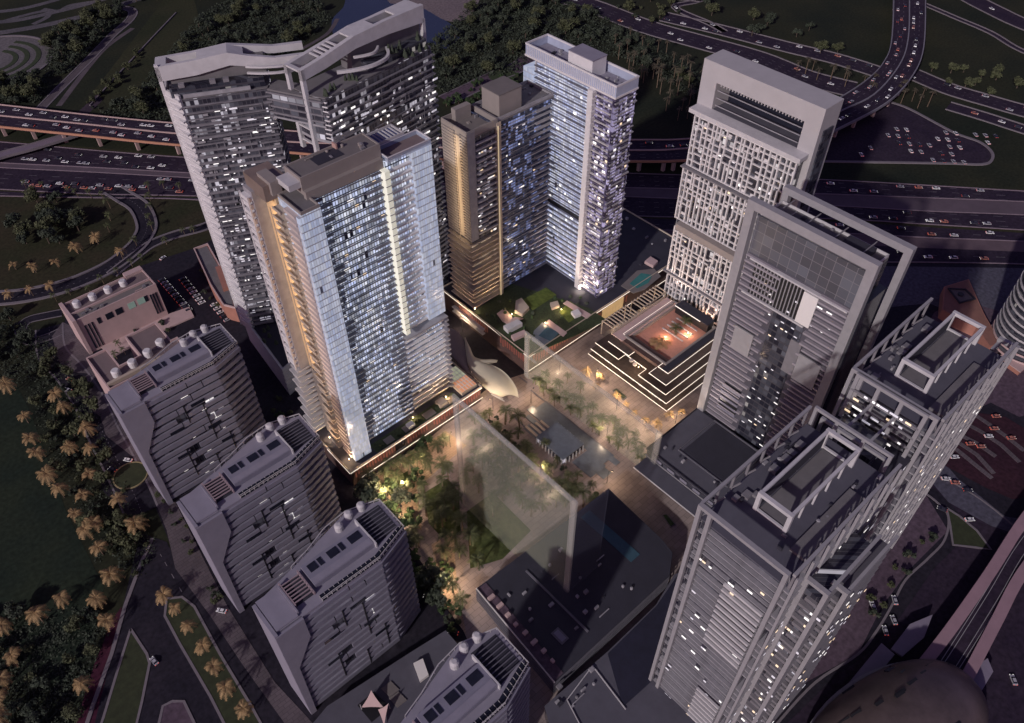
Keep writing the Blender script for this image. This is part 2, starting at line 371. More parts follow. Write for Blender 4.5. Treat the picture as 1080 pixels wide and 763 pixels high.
# ------------------------------------------------------------------ ground
struct('ground', MB().sheet([(-5000,-5000),(8000,-5000),(8000,8000),(-5000,8000)], 0), X['grass'])
ZC=[0]
def area(name, pts, z, m, smooth=0):
    ZC[0]+=.0031; z+=ZC[0]
    if smooth: pts = spline(list(pts)+[pts[0]], smooth)[:-1]
    return struct(name, MB().sheet(pxl(pts), z), X[m] if isinstance(m, str) else m)
def road(name, pts, wid, z=.06, m='asph', kerb=True, marks=False, sm=6, kw=.8, kh=.16, kn='kerb'):
    ZC[0]+=.0031; z+=ZC[0]
    c = spline(pxl(pts), sm)
    struct(name, strip(MB(), offset(c, wid/2), offset(c, -wid/2), z), X[m] if isinstance(m,str) else m)
    if kerb:
        k = MB(); band(offset(c, wid/2+kw/2), 0, z+kh, kw, k); band(offset(c, -wid/2-kw/2), 0, z+kh, kw, k)
        struct('kerb', k, X[kn])
    if marks:
        mk = MB(); acc = 0
        for a, b in zip(c[:-1], c[1:]):
            l = math.hypot(b[0]-a[0], b[1]-a[1]); n = max(1, int(l/9))
            for i in range(n):
                t0, t1 = i/n, (i+.4)/n
                p = (a[0]+(b[0]-a[0])*t0, a[1]+(b[1]-a[1])*t0); q = (a[0]+(b[0]-a[0])*t1, a[1]+(b[1]-a[1])*t1)
                strip(mk, offset([p,q], .15), offset([p,q], -.15), z+.02)
        struct('road_markings', mk, X['paint'])
    return c

# brown verges along the highways, site base, streets
area('verge', [(-80,140),(200,165),(420,180),(700,185),(1200,205),(1200,330),(700,260),(420,330),(210,300),(0,350),(-80,350)], .01, 'earth')
area('site_pavement', [(205,262),(250,240),(330,200),(470,215),(560,250),(690,250),(760,262),(1200,285),(1300,560),(1150,820),(560,900),(350,860),(262,763),(190,600),(150,500),(98,420),(62,372),(70,330),(150,280)], .02, 'asph2')
area('grey_forecourt', [(700,272),(860,280),(1080,283),(1200,290),(1200,330),(1050,350),(980,320),(880,330),(760,300)], .05, 'pavegrey')
area('violet_plaza', [(985,330),(1010,316),(1060,330),(1120,360),(1120,425),(1075,440),(1045,425),(1010,440),(985,430),(960,440),(930,470),(940,420)], .05, 'pavepurple')
area('podium_plaza', [(520,405),(560,392),(590,372),(640,340),(760,420),(700,470),(740,560),(700,620),(640,700),(600,763),(540,763),(500,690),(470,625),(430,575),(395,530),(378,512),(450,465)], .06, 'paving')
area('street_paving', [(600,763),(640,700),(700,620),(735,560),(760,560),(700,700),(690,790),(600,800)], .08, 'paving')
area('east_pavement', [(975,520),(1000,560),(960,600),(930,640),(905,690),(850,720),(800,763),(760,763),(700,760),(860,640)], .06, 'pavepurple', 0)

# highway at ground level: carriageways and the pale median strips between them
def xs(a): return a
hx = [-120,0,100,205,330,500,690,870,980,1080,1250]
rows = { 't0':[142,150,159,167,173,178,184,190,196,202,212], 't1':[164,172,177,183,189,195,199,205,209,213,221],
         'm1':[169,177,182,188,194,201,209,217,223,227,236], 'b1':[193,200,205,207,212,219,229,231,237,243,252],
         'm2':[195,202,207,209,214,221,231,234,240,246,255], 'b2':[203,207,209,211,224,233,243,246,251,255,264],
         'm3':[205,209,211,213,226,235,248,257,262,266,275], 'b3':[207,211,213,215,232,246,258,275,277,279,288]}
P = {k: spline(pxl(list(zip(hx, v))), 4) for k, v in rows.items()}
struct('highway_northern_carriageway', strip(MB(), P['t0'], P['t1'], .05), X['asph'])
struct('highway_median', strip(MB(), P['t1'], P['m1'], .09), mat('median_paving', (.115,.085,.105), .9, .2, .05))
struct('highway_middle_carriageway', strip(MB(), P['m1'], P['b1'], .05), X['asph'])
struct('highway_southern_carriageway', strip(MB(), P['m2'], P['b2'], .05), X['asph'])
n4 = 5*4
struct('highway_slip_median', strip(MB(), P['b2'][n4:], P['m3'][n4:], .09), mat('slip_median_paving', (.13,.09,.105), .9, .2, .05))
struct('highway_slip_road', strip(MB(), P['m3'][n4:], P['b3'][n4:], .05), X['asph'])
k = MB()
for key in ('t0','b1','b2','t1','m1'): band(P[key], 0, .55, .9, k)
band(P['b3'][n4:], 0, .5, .9, k)
struct('highway_barrier', k, mat('barrier_concrete', (.22,.17,.20), .8, .15, .2))

# ramps and roads on the left
rampC = road('ramp_road', [(118,200),(131,208),(147,219),(155,238),(150,252),(141,263),(118,281),(79,299),(39,310),(0,315),(-60,316)], 13, .07, 'asph2', True, False, 6, 2.2, .9, 'kerb')
road('service_road', [(240,228),(215,240),(185,248),(160,258),(141,272),(118,290)], 8, .08, 'asph2', True, False, 6, 1.6, .6, 'kerb')
road('turning_circle_road', [(66,330),(50,333),(30,338),(22,348),(32,360),(50,356),(64,350)], 7, .1, 'asph2', True, False, 6, .7)
boul = road('boulevard', [(52,345),(55,372),(75,395),(95,425),(108,455),(120,478),(131,500),(143,525),(150,542)], 17, .09, 'asph2', True, False, 6, 1.2)
area('lower_left_street', [(148,562),(176,572),(196,612),(232,655),(262,700),(300,763),(330,830),(40,830),(100,763),(118,690)], .10, 'asph2')
struct('roundabout_road', MB().cyl(*W(140,502), .10, .115, 18, n=32), X['asph2'])
struct('roundabout_island', MB().cyl(*W(138,502), .1, .5, 9.6, n=32), X['lawn'])
k = MB(); band(arc(*W(138,502), 10, 10, 0, 360, 32), .1, .7, .8, k); struct('kerb', k, mat('yellowish_kerb', (.30,.25,.13), .8, .1, .5))
def island(pts, m='lawn', kn='kerb', z=.1, w=1.3):
    c = pxl(pts); struct('median_island', MB().sheet(c, z+.15), X[m]); k = MB(); band(c+[c[0]], .05, z+.32, w, k); struct('kerb', k, X[kn])
island([(138,664),(155,690),(158,700),(150,740),(138,790),(95,800),(110,755),(125,705)])
island([(176,632),(192,630),(205,640),(232,690),(265,745),(290,790),(250,790),(222,735),(190,680),(174,650)])
island([(168,763),(172,745),(182,740),(194,740),(205,763),(215,800),(160,800)], 'pavepurple')
area('left_pavement', [(55,355),(66,340),(95,352),(100,395),(70,392),(62,380)], .12, 'pavingdark')
area('left_pavement', [(86,400),(98,392),(130,450),(155,485),(185,530),(240,640),(290,720),(330,763),(300,763),(255,700),(222,650),(185,600),(176,560),(160,520),(140,482),(112,460),(106,440),(88,425)], .12, 'pavingdark')
# left lawn with a kerb and a magenta running track edge
area('lawn', [(-200,395),(15,402),(30,430),(45,470),(70,540),(110,620),(95,690),(60,730),(-100,700)], .03, ground_mat('dark_lawn', (.016,.026,.018), (.024,.034,.020), .03))
area('track', [(128,640),(118,655),(100,700),(80,763),(70,800),(95,800),(108,763),(130,700)], .05, ground_mat('magenta_track', (.055,.012,.03), (.07,.02,.035), .05))
k = MB(); band(pxl([(161,568),(150,592),(132,640),(118,690),(98,745),(80,800)]), 0, .5, 2.0, k); struct('kerb', k, X['kerb'])

# top left park: paths, canal, terraces of a circular court
area('park_lawn', [(118,118),(150,118),(215,40),(205,0),(180,-10),(150,30),(100,95)], .03, ground_mat('park_lawn_green', (.028,.034,.016), (.042,.044,.022), .02))
road('park_path', [(40,118),(62,95),(95,62),(118,38),(136,22),(140,12),(128,8)], 8, .06, 'pavingdark', True, False, 6, 1.5, .3)
road('park_path', [(62,112),(90,75),(112,50),(140,30)], 6, .05, 'pavingdark', False)
struct('garden_path', strip(MB(), offset(spline(pxl([(85,122),(110,98),(128,78),(150,52),(186,14),(204,-8)]),5), 6), offset(spline(pxl([(85,122),(110,98),(128,78),(150,52),(186,14),(204,-8)]),5), -6), .05), ground_mat('plum_path', (.05,.035,.05), (.07,.05,.07), .05))
k = MB(); band(spline(pxl([(95,112),(150,52),(186,14)]),4), 0, 1.2, 1.2, k); struct('path_wall', k, X['kerb'])
cx0, cy0 = W(-12,66)
court = [(46,28,.4,'sandcourt'),]
sc = ground_mat('court_stone', (.13,.12,.125), (.165,.15,.155), .02)
e0 = W(54,50); RC = math.dist(e0,(cx0,cy0)); struct('circular_court', MB().cyl(cx0, cy0, 0, .06, RC, n=64), sc)
for i, rr in enumerate((RC*.42,RC*.6,RC*.78)):
    k = MB(); band(arc(cx0, cy0, rr, rr, -130, 40, 40), 0, .4, RC*.08, k); struct('planted_arc', k, X['plant'])
k = MB(); band(arc(cx0, cy0, RC+1, RC+1, 0, 360, 60), 0, .8, 2.5, k); struct('court_kerb', k, X['kerb'])
for pts, wd in (([(-20,25),(15,22),(45,16),(90,5),(140,-10)],10), ([(-20,38),(30,30),(60,24),(100,14),(150,-2)],12), ([(-20,14),(20,10),(60,0),(80,-8)],9),
                ([(45,10),(62,12),(75,6),(100,2)],8), ([(-20,30),(20,18),(48,12),(50,18),(35,26)],7)):
    road('park_road', pts, wd, .07, ground_mat('park_road_grey', (.10,.095,.105), (.14,.13,.14), .03), False)
# lake and sand spit
area('lake', [(352,40),(350,22),(362,8),(372,-8),(425,-8),(440,4),(470,22),(486,36),(470,52),(450,45),(430,60),(400,55)], .04, 'lakewater', 4)
area('sand_spit', [(404,-10),(412,4),(430,2),(450,11),(470,22),(487,22),(500,12),(498,-10)], .08, 'sand', 4)
road('lakeside_path', [(318,52),(345,36),(356,20)], 5, .06, 'pavingdark', False)
road('garden_drive', [(470,106),(500,92),(520,82),(545,72),(562,60)], 20, .06, 'pavepurple', True, False, 5, 1.2, .5)
struct('garden_circle', MB().cyl(*W(530,80), .1, .4, 15, n=30), X['plant'])

# top right: far highway, verges, flyover is built below
farhw = spline(pxl([(560,-20),(640,18),(690,35),(760,60),(845,88),(930,112),(1000,132),(1090,152),(1200,180)]), 5)
def rpair(name, pts, wd, z=.05, m='asph', bar=True):
    c = spline(pxl(pts), 5); struct(name, strip(MB(), offset(c, wd/2), offset(c, -wd/2), z), X[m])
    if bar:
        k = MB(); band(offset(c, wd/2), 0, .9, 1.1, k); band(offset(c, -wd/2), 0, .9, 1.1, k); struct('highway_barrier', k, X['kerb'])
    return c
fh1 = rpair('far_highway', [(560,-12),(620,5),(680,28),(740,45),(800,62),(850,82),(900,95)], 34)
fh2 = rpair('far_highway', [(700,18),(760,32),(830,50),(880,62),(925,76)], 26)
fh3 = rpair('far_highway', [(962,78),(1000,94),(1040,106),(1090,120),(1180,142)], 26)
fh4 = rpair('far_highway', [(1000,112),(1040,124),(1090,140),(1180,165)], 18)
fh5 = rpair('distant_road', [(780,-20),(740,0),(712,8),(748,25),(764,34)], 9)
fh6 = rpair('distant_road', [(1000,-20),(1020,-4),(1050,12),(1090,30),(1200,70)], 30)
fh7 = rpair('distant_road', [(520,-60),(600,-30),(680,-8),(740,0)], 14)
fh8 = rpair('distant_road', [(975,5),(1010,20),(1045,35),(1080,55),(1150,80)], 8)
area('car_park_ground', [(882,140),(900,124),(938,108),(960,116),(1005,140),(1040,152),(1046,165),(1040,173),(980,172),(872,171),(872,150)], .06, 'asph')
k = MB(); band(spline(pxl([(938,108),(960,116),(1005,140),(1032,150),(1045,160),(1046,169),(1036,174),(1000,173),(940,172),(868,171)]), 5), 0, .9, 2.6, k); struct('kerb', k, X['kerb'])

# right side: bays, curving street
area('curving_street', [(940,420),(960,440),(985,470),(990,500),(1000,520),(1025,530),(1080,560),(1200,600),(1200,700),(1100,830),(760,830),(830,763),(880,715),(915,690),(950,650),(985,600),(1010,575),(1010,540),(985,515),(972,520),(930,480)], .09, 'asph')
area('bay_forecourt', [(975,500),(960,480),(985,475),(1010,505),(1060,545),(1090,550),(1090,570),(1045,555),(1000,530)], .11, 'pavegrey')
area('bay_ground', [(1008,432),(1060,440),(1110,470),(1110,520),(1068,527),(1040,515),(975,480),(985,455)], .12, ground_mat('maroon_asphalt', (.035,.014,.024), (.05,.02,.03), .05))
for a in ([(1028,438),(1040,446),(1060,460),(1080,476)],[(1020,448),(1035,456),(1056,470),(1075,488)],[(1014,460),(1030,468),(1050,482)],[(1012,468),(1030,480),(1048,500)],[(1008,474),(1030,492),(1046,505)]):
    k = MB(); band(pxl(a), .1, .45, 3.0, k); struct('bay_divider', k, X['pavingdark'])
island([(998,536),(1012,545),(1030,560),(1045,580),(1030,578),(1005,575),(1002,555)])
struct('station_forecourt', MB().sheet(spline(pxl([(990,600),(1005,592),(1040,596),(1060,620),(1040,680),(1000,690),(940,720),(960,660),(990,600)]),4), .13), X['pavegrey'])
k = MB(); band(spline(pxl([(975,520),(988,530),(1000,545),(996,570),(978,590),(955,612),(940,640),(925,665),(905,690),(860,720),(820,763),(800,790)]), 5), 0, .4, 1.2, k)
band(spline(pxl([(985,500),(1015,515),(1045,535),(1080,565)]), 5), 0, .4, 1.0, k); struct('kerb', k, X['kerb'])

# ------------------------------------------------------------------ flyover (double viaduct) on piers
t = thing('flyover', 'long double viaduct sweeping behind the towers and curving off to the top right', 'viaduct', (*W(0,122,0),0))
VZ = 12.0
vt = [(-80,104),(0,111),(87,121),(179,130),(299,138),(357,142),(500,147),(675,148),(725,147),(800,140),(850,122),(890,101),(917,82.5),(932,66),(940,45),(942.5,0),(941,-40)]
vm = [(-80,115),(0,122.5),(100,132.5),(182.5,141),(304,150),(357,152),(500,157),(675,159),(725,157),(800,152),(850,137),(887,117.5),(922,100),(948,70),(957.5,42),(959,0),(958,-40)]
vb = [(-80,126),(0,134),(82,142.5),(186,153),(304,161),(357,165),(500,169),(675,170.5),(721,169.5),(810,164),(850,153),(882.5,137),(935,109),(962.5,80),(974,50),(976,0),(976,-40)]
VT, VM, VB = (spline(pxl(v, VZ), 5) for v in (vt, vm, vb))
def deck(A, B, z, th):
    n = len(A); mb = MB()
    mb.add([(x,y,z) for x,y in A]+[(x,y,z) for x,y in B]+[(x,y,z-th) for x,y in A]+[(x,y,z-th) for x,y in B],
      [(i,i+1,n+i+1,n+i) for i in range(n-1)]+[(2*n+i,3*n+i,3*n+i+1,2*n+i+1) for i in range(n-1)]+[(i,2*n+i,2*n+i+1,i+1) for i in range(n-1)]+[(n+i,n+i+1,3*n+i+1,3*n+i) for i in range(n-1)])
    return mb
deck(VT, VM, VZ, 1.8).build('deck', X['asph'], t); deck([(a[0]*.998+b[0]*.002, a[1]*.998+b[1]*.002) for a, b in zip(VM, VB)], VB, VZ-.01, 1.8).build('deck', X['asph'], t)
nn = len(VT)//2+6
for c, wdt in ((VT,.9),(VM,1.2),(VB,1.1)):
    band(c[:nn], VZ-1.0, VZ+1.0, wdt).build('parapet', X['orange'] if c is VB else X['kerbpink'], t)
    band(c[nn-1:], VZ-1.6, VZ+1.1, wdt).build('parapet', mat('grey_parapet', (.22,.21,.24), .8, .1, .3), t)
pier = None
for i in range(3, len(VB)-2, 2):
    a, b = VB[i], VT[i]
    for s in (.25,.75) if False else (.12,.88):
        p = (a[0]+(b[0]-a[0])*s, a[1]+(b[1]-a[1])*s)
        if pier is None:
            pier = MB().prism([(-1.4,-1.4),(1.4,-1.4),(1.4,1.4),(-1.4,1.4)], 0, VZ-1.85).build('pier', X['kerbpink'], None); pier.parent = t; pier.location = (p[0]-t.location.x, p[1]-t.location.y, 0)
        else: dupobj(pier, (p[0]-t.location.x, p[1]-t.location.y, 0), t)
t = thing('slip_ramp', 'pale lavender ramp bridge climbing from the lower highway under the flyover at far left', 'bridge', (*W(40,155,0),0))
c = spline(pxl([(-30,175),(0,164),(30,156),(60,147),(86,139)], 5), 5); deck(offset(c,5), offset(c,-5), 5, 1.2).build('deck', mat('lavender_concrete', (.20,.16,.20), .8, .1, .1), t)
for s in (5.3,-5.3): band(offset(c,s), 3.6, 5.9, .6).build('parapet', X['kerb'], t)
# ================================================================== BUILDINGS
def slabbox(x0,y0,x1,y1,h=.9): return MB().box(x0,y0,0,x1,y1,h)
def rows(mb, boxes, h=.9):
    for b in boxes: mb.box(b[0],b[1],0,b[2],b[3],h)
    return mb

def wash(root, p, d, h, w, e, col):
    """tall unseen area lamp hung before a facade, shining along d"""
    l = bpy.data.lights.new('facade_wash', 'AREA'); l.shape = 'RECTANGLE'; l.size = w; l.size_y = h; l.energy = e; l.color = col
    o = bpy.data.objects.new('facade_wash', l); COL.objects.link(o); o.parent = root; o.location = Vector(p)-Vector(root.location)
    o.rotation_euler = Vector(d).to_track_quat('-Z','Y').to_euler()
def flood(root, p, q, e, col, ang=60):
    l = bpy.data.lights.new('floodlight', 'SPOT'); l.energy = e; l.color = col; l.spot_size = R(ang); l.spot_blend = .7; l.shadow_soft_size = .4
    o = bpy.data.objects.new('floodlight', l); COL.objects.link(o); o.parent = root; o.location = Vector(p)-Vector(root.location)
    o.rotation_euler = (Vector(q)-Vector(p)).to_track_quat('-Z','Y').to_euler()
# ---------------------------------------------------------------- central residential tower on its podium
t = thing('podium_building', 'low brown podium with lit edge around the foot of the bright blue glass tower', 'podium', (168,298,0))
MB().box(118,276,0,219,322,13.2).build('wall', X['brownwall'], t)
MB().box(117.4,275.4,13.2,219.6,322.6,13.6).build('roof', X['roofdark'], t)
MB().wall([(117.6,275.6),(219.4,275.6),(219.4,322.4),(117.6,322.4)], 13.6, 14.7, .7).build('parapet', X['striplight'] if False else X['tanlight'], t)
MB().wall([(117.6,275.2),(219.6,275.2)], 13.0, 13.5, .3, False).build('edge_light', X['striplight'], t)
MB().wall([(124,274.9),(219.8,274.9)], 4.0, 4.4, .4, False).build('canopy_light', X['striplight'], t)
MB().wall([(117.2,275.6),(117.2,300)], 13.0, 13.5, .3, False).build('edge_light', X['striplight'], t)
rnd = random.Random(3)
win = MB().box(-.55,-.1,-2.6,.55,.1,2.6).build('window', mat('dim_red_window', (.17,.05,.045), .4, .2, 1, emit=(1,.35,.2), es=.07), None); win.parent = t
xsn = [x for x in [121+i*2.05 for i in range(48)] if not (150<x<158 or 176<x<180)]
for i, x in enumerate(xsn):
    loc = (x-168, 275.9-298, 9.2+rnd.choice((-.8,0,.6)))
    if i == 0: win.location = loc
    else: dupobj(win, loc, t)
MB().box(150,275.7,4.5,157.5,276.2,12.5).build('window', X['darkglass'], t)
t = thing('roof_terrace', 'planted terrace with cabanas on the podium roof before the blue tower', 'roof garden', (170,281,13.7))
MB().box(138,277,13.62,203,284.6,14.0).build('planting', X['plant'], t)
for i,(x0,x1) in enumerate(((146,152),(160,168),(176,184),(190,200))): MB().box(x0,277.6,13.62,x1,282.5,14.3+.1*i).build('deck', X['tanroof'], t)
MB().box(163,278,14.2,167.5,281.6,16.6).build('cabana', X['white'], t)
MB().box(188,278.5,14.2,194,284,16.8).build('cabana', X['tanlight'], t)
for x,y in ((143,280),(156,279),(171,281),(187,281)): MB().cyl(x,y,14,15.6,1.7,1.2,10).build('shrub', X['plant'], t)
t = thing('skylight_pavilion', 'glass roofed pavilion glowing orange on the podium corner beside the curved canopy', 'pavilion', (212,290,13.7))
MB().box(205.5,278,13.62,218,300,16).build('wall', X['tanlight'], t)
MB().box(206,278.5,16,217.5,289,16.3).build('roof', mat('orange_lit_skylight', (.5,.3,.2), .4, .2, .4, emit=(1,.42,.2), es=.35), t)
MB().box(206,289.3,16,217.5,299.5,16.35).build('roof', mat('pale_lit_skylight', (.5,.5,.4), .4, .2, .4, emit=(.9,.95,.65), es=.28), t)
m = MB()
for i in range(1,5): m.box(206+i*2.3,278.4,16.3,206.3+i*2.3,299.6,16.7)
for i in range(1,6): m.box(206,278.4+i*3.5,16.3,217.5,278.7+i*3.5,16.65)
m.build('glazing_bar', X['white'], t)

t = thing('residential_tower', 'tall central residential tower with bright blue glass front and gold lit side', 'tower', (165,300,13.6))
MB().box(126,280,13.6,136,300,191).build('glass_wing', X['g_wing'], t)
MB().box(136,288,13.6,174,304,193).build('glass_facade', X['g_t1'], t)
MB().box(176,288,83,191,297,193).build('glass_facade', X['g_t1'], t)
MB().box(191,285.2,84,203,297.2,193.2).build('glass_wing', X['g_wing'], t)
MB().box(174,289.2,30,202.6,300,79).build('glass_facade', X['g_t1'], t)
MB().box(174,289.2,13.6,202.6,300,30).build('glass_facade', X['g_warm'], t, label='warm lit lower flats')
MB().box(174,291,79,201,297,84).build('refuge_floor', X['black'], t)
MB().box(174,284.5,79,204,301,79.8).build('terrace_slab', X['slabgrey'], t)
MB().box(127,300,13.6,136,320,192).build('side_wall', X['tanroof'], t)
# gold recess on the west side and its wash light
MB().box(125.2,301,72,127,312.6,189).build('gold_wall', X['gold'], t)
MB().box(125.4,301,14,127,312.6,70).build('gold_wall', X['tanroof'], t, label='dim lower wall of the recess')  # same wall below the wash, its dimness put into a brown colour
MB().box(121.2,300.3,74,121.5,300.6,187).build('wash_bar', X['tanlight'], t)  # plain unlit bar; the gold wash comes from an unseen area lamp
wash(t, (121.0,304,130), (1,0,0), 110, 5, 5600, (1,.68,.36))
wash(t, (119.5,290,100), (1,0,0), 150, 5, 2200, (1,.66,.36))  # second unseen wash lamp, without any bar
MB().box(119.4,312.7,72,126,321,190).build('white_fin_wall', X['slabgrey'], t)
lad = []
fl = 4.1
floors(t, 'fin', [MB().box(117.6,313.4,0,119.5,320.4,2.6), MB().box(117.2,313.4,0,119.5,320.4,2.2)], X['white'], 74, 187, fl)
MB().box(116.8,312.9,73,117.6,313.6,188).build('fin_post', X['white'], t); MB().box(116.8,320.3,73,117.6,321,188).build('fin_post', X['white'], t)
floors(t, 'balcony', [MB().box(116.5,313,0,126,322,1.0), MB().box(117.5,312.5,0,126,321,1.0)], X['slab'], 17, 71, fl)
floors(t, 'balcony', [MB().box(121.8,292.2,0,127,300.2,.8).box(121.6,292.2,0,122.0,300.2,1.5), MB().box(122.4,293.2,0,127,300.4,.8).box(122.2,293,0,122.6,300.2,1.5)], X['tanlight'], 18, 188, fl)
floors(t, 'slat', [MB().box(123.8,282.6,0,126.2,292,1.7)], mat('pinkish_white_slat', (.56,.48,.45), .6, .08, .2), 16, 190, fl)
MB().box(124.6,280,14,126.2,282.4,190).build('corner_glass', X['g_wing'], t)
# front balconies
A = [MB().box(136,286,0,143,288.2,.55).box(143,287.4,0,166,288.2,.4).box(166,286.6,0,174,288.2,.55),
     MB().box(136,285.6,0,145,288.2,.55).box(145,287.4,0,164,288.2,.4).box(164,286.2,0,174,288.2,.55),
     MB().box(136,286,0,141,288.2,.55).box(141,287.4,0,168,288.2,.4).box(168,286.4,0,174,288.2,.55)]
floors(t, 'balcony', A, X['slabdark'], 17, 192, fl, pick=lambda k: (k//3) % 3)
floors(t, 'balcony', [MB().box(177,285.8,0,190.8,288.2,.9), MB().box(177,286,0,185,288.2,.9).box(185.6,285.7,0,190.8,288.2,.9)], X['white'], 85, 190, fl, pick=lambda k: (k*7//3)%2)
B = [MB().box(174,287.4,0,204,289.6,.75), MB().box(174,288.2,0,188,289.6,.75).box(188,287.2,0,204.6,289.6,.75), MB().box(174,287.2,0,190,289.6,.75).box(191,288,0,203.5,289.6,.75)]
floors(t, 'balcony', B, X['white'], 17, 77, fl, pick=lambda k: (k*5//2)%3)
floors(t, 'balcony', [MB().box(203,286,0,205.5,300,.9)], X['slabgrey'], 17, 77, fl)
MB().box(173.8,283.8,84,176.6,288,190.5).build('glowing_pillar', X['pillarglow'], t)
floors(t, 'column_joint', [MB().box(173.6,283.5,0,176.8,283.9,.35)], X['slabgrey'], 88, 190, fl)
# crown
MB().box(134,290,193,177,304,201).build('crown', X['tan'], t)
MB().box(134.6,290.6,201,176.4,303.4,201.4).build('crown_roof', X['tanroof'], t)
m = MB().box(146,294,201.4,160,302,201.6); m.build('roof_recess', X['roofdark'], t)
MB().box(159.5,300,201.4,160.3,303.4,204).build('roof_screen', mat('salmon_roof_screen', (.5,.32,.27), .8, .05, .2), t)
MB().wall([(134.4,290.4),(176.6,290.4),(176.6,303.6),(134.4,303.6)], 201, 202, .7).build('crown_parapet', X['tan'], t)
MB().box(134,287.6,190.5,176,290,195.5).build('crown_band', X['tan'], t)
MB().wall([(126.4,280.4),(135.6,280.4),(135.6,299.6),(126.4,299.6)], 191, 192.6, .6).build('parapet', X['tan'], t)
MB().box(127,281,191,135,299,191.5).build('wing_roof', X['roof'], t)
MB().box(121,302,189,134,320,197).build('lantern_box', mat('brown_glass_box', (.24,.18,.15), .4, .15, .2), t)
MB().box(128,290.5,197,134,301,200).build('roof_room', X['white2'], t); MB().box(124,300,192,129,312,199).build('roof_screen', X['tan'], t)
MB().box(178,287,193.2,203,297,193.8).build('terrace_roof', X['pinkroof'], t)
MB().wall([(177.6,285.6),(203,285.6),(203,297),(177.6,297)], 193.2, 196.0, .25).build('glass_balustrade', X['balglass'], t)
MB().wall([(177.6,285.6),(203,285.6),(203,297),(177.6,297)], 196.0, 196.4, .5).build('handrail', X['white'], t)
MB().box(180,297,170,196,308,196.5).build('plant_box', mat('blue_plant_screen', (.10,.13,.30), .5, .2, .3), t)
m = MB()
for i in range(7): m.box(181+i*2.1,298,196.5,181.5+i*2.1,307,197.2)
m.wall([(180.4,297.4),(195.6,297.4),(195.6,307.6),(180.4,307.6)], 196.5, 197.7, .6); m.build('roof_louvre', X['t3frame'], t)
# curved tan strip standing in the recess head
lit_windows(t, 'y', 46, 138, 172, 20, 190, fl, 287.9, seed=2, zoff=1.2, wmax=3.5)
lit_windows(t, 'x', 14, 281, 291, 20, 188, fl, 125.9, ('litwarm','litdim'), seed=4, wmax=2.2)
lit_windows(t, 'y', 22, 176, 201, 18, 74, fl, 289.4, ('litwarm','lit'), seed=5, wmax=3)

# ---------------------------------------------------------------- twin stepped residential towers and garden podium
t = thing('podium_building', 'garden roofed podium under the stepped tower and the violet blue slab tower', 'podium', (330,318,0))
MB().box(259,273,0,430,366,17).build('wall', X['brownwall'], t)
MB().box(258.5,272.5,17,430.5,366.5,17.5).build('roof', X['roofdark'], t)
MB().wall([(258.7,272.7),(430,272.7),(430,366.2),(258.7,366.2)], 17.5, 18.6, .5).build('parapet', X['tanlight'], t)
MB().wall([(258.2,272.2),(430,272.2)], 17.0, 17.4, .3, False).build('edge_light', X['striplight'], t)
MB().wall([(258.2,272.4),(258.2,366)], 17.0, 17.5, .3, False).build('edge_light', X['striplight'], t)
MB().wall([(257.9,271.9),(430,271.9)], 4.2, 4.6, .3, False).build('canopy_light', X['striplight'], t)
win = MB().box(-.6,-.1,-3.2,.6,.1,3.2).build('window', bpy.data.materials['dim_red_window'], None); win.parent = t
for i in range(38):
    loc = (263+i*2.5-330+rnd.choice((0,.4)), 272.85-318, 11.5+rnd.choice((-.8,0,.8)))
    if i == 0: win.location = loc
    else: dupobj(win, loc, t)
win2 = MB().box(-.1,-.6,-3,.1,.6,3).build('window', bpy.data.materials['dim_red_window'], None); win2.parent = t
for i in range(26):
    loc = (258.9-330, 276+i*2.3-318+(12 if i > 11 else 0), 11.5+rnd.choice((-.8,0,.8)))
    if i == 0: win2.location = loc
    else: dupobj(win2, loc, t)
for z in (6,10): MB().box(256.5,318,z,259,352,z+.9).build('ledge', X['slab'], t)
MB().box(330,272.2,5.5,352,272.9,15.5).build('lit_shopfront', mat('warm_shopfront', (.3,.2,.12), .5, .3, .4, emit=(1,.65,.3), es=.35), t)
g = thing('roof_garden', 'podium garden with lawns, pool, pale pavilions and clipped planting between the stepped towers', 'roof garden', (300,300,17.6))
def gb(name, a, z0, z1, m): return MB().prism([W(x,y,17.6) for x,y in a], z0, z1).build(name, X[m] if isinstance(m,str) else m, g)
gb('planting', [(500,330),(540,300),(620,325),(640,338),(612,352),(560,375),(548,372)], 17.55, 18.0, 'plant')
gb('lawn', [(551,317),(576,304),(587,312),(562,328)], 17.9, 18.2, ground_mat('bright_lawn', (.08,.11,.025), (.11,.14,.035), .1))
gb('lawn', [(590,330),(601,318),(618,330),(600,341)], 17.9, 18.2, bpy.data.materials['bright_lawn'])
gb('pool', [(563,350),(572,341),(590,349),(582,360),(570,366),(561,360)], 17.9, 18.3, 'poolgrey')
gb('pool', [(577,346),(590,352),(581,361),(568,355)], 18.3, 18.45, 'bluewater')
gb('path', [(579,338),(598,352),(594,356),(575,342)], 18.0, 18.5, 'pink')
gb('path', [(598,318),(624,333),(619,337),(594,321)], 18.0, 18.4, 'pink')
gb('path', [(524,332),(532,326),(540,335),(552,337),(536,343),(530,340)], 18.0, 18.6, 'pink')
gb('pavilion', [(544,321),(550,318),(558,328),(551,335),(543,331)], 18.0, 21, 'tanlight')
gb('pavilion', [(531,348),(546,341),(551,345),(536,353)], 18.0, 21.5, 'white2')
gb('pavilion', [(602,332),(609,329),(613,334),(606,337)], 18.0, 20.5, 'white')
gb('pavilion', [(539,357),(553,351),(555,355),(542,361)], 18.0, 20.5, 'pink')
gb('pavilion', [(580,322),(588,320),(590,325),(582,328)], 18.0, 20, 'tanlight')
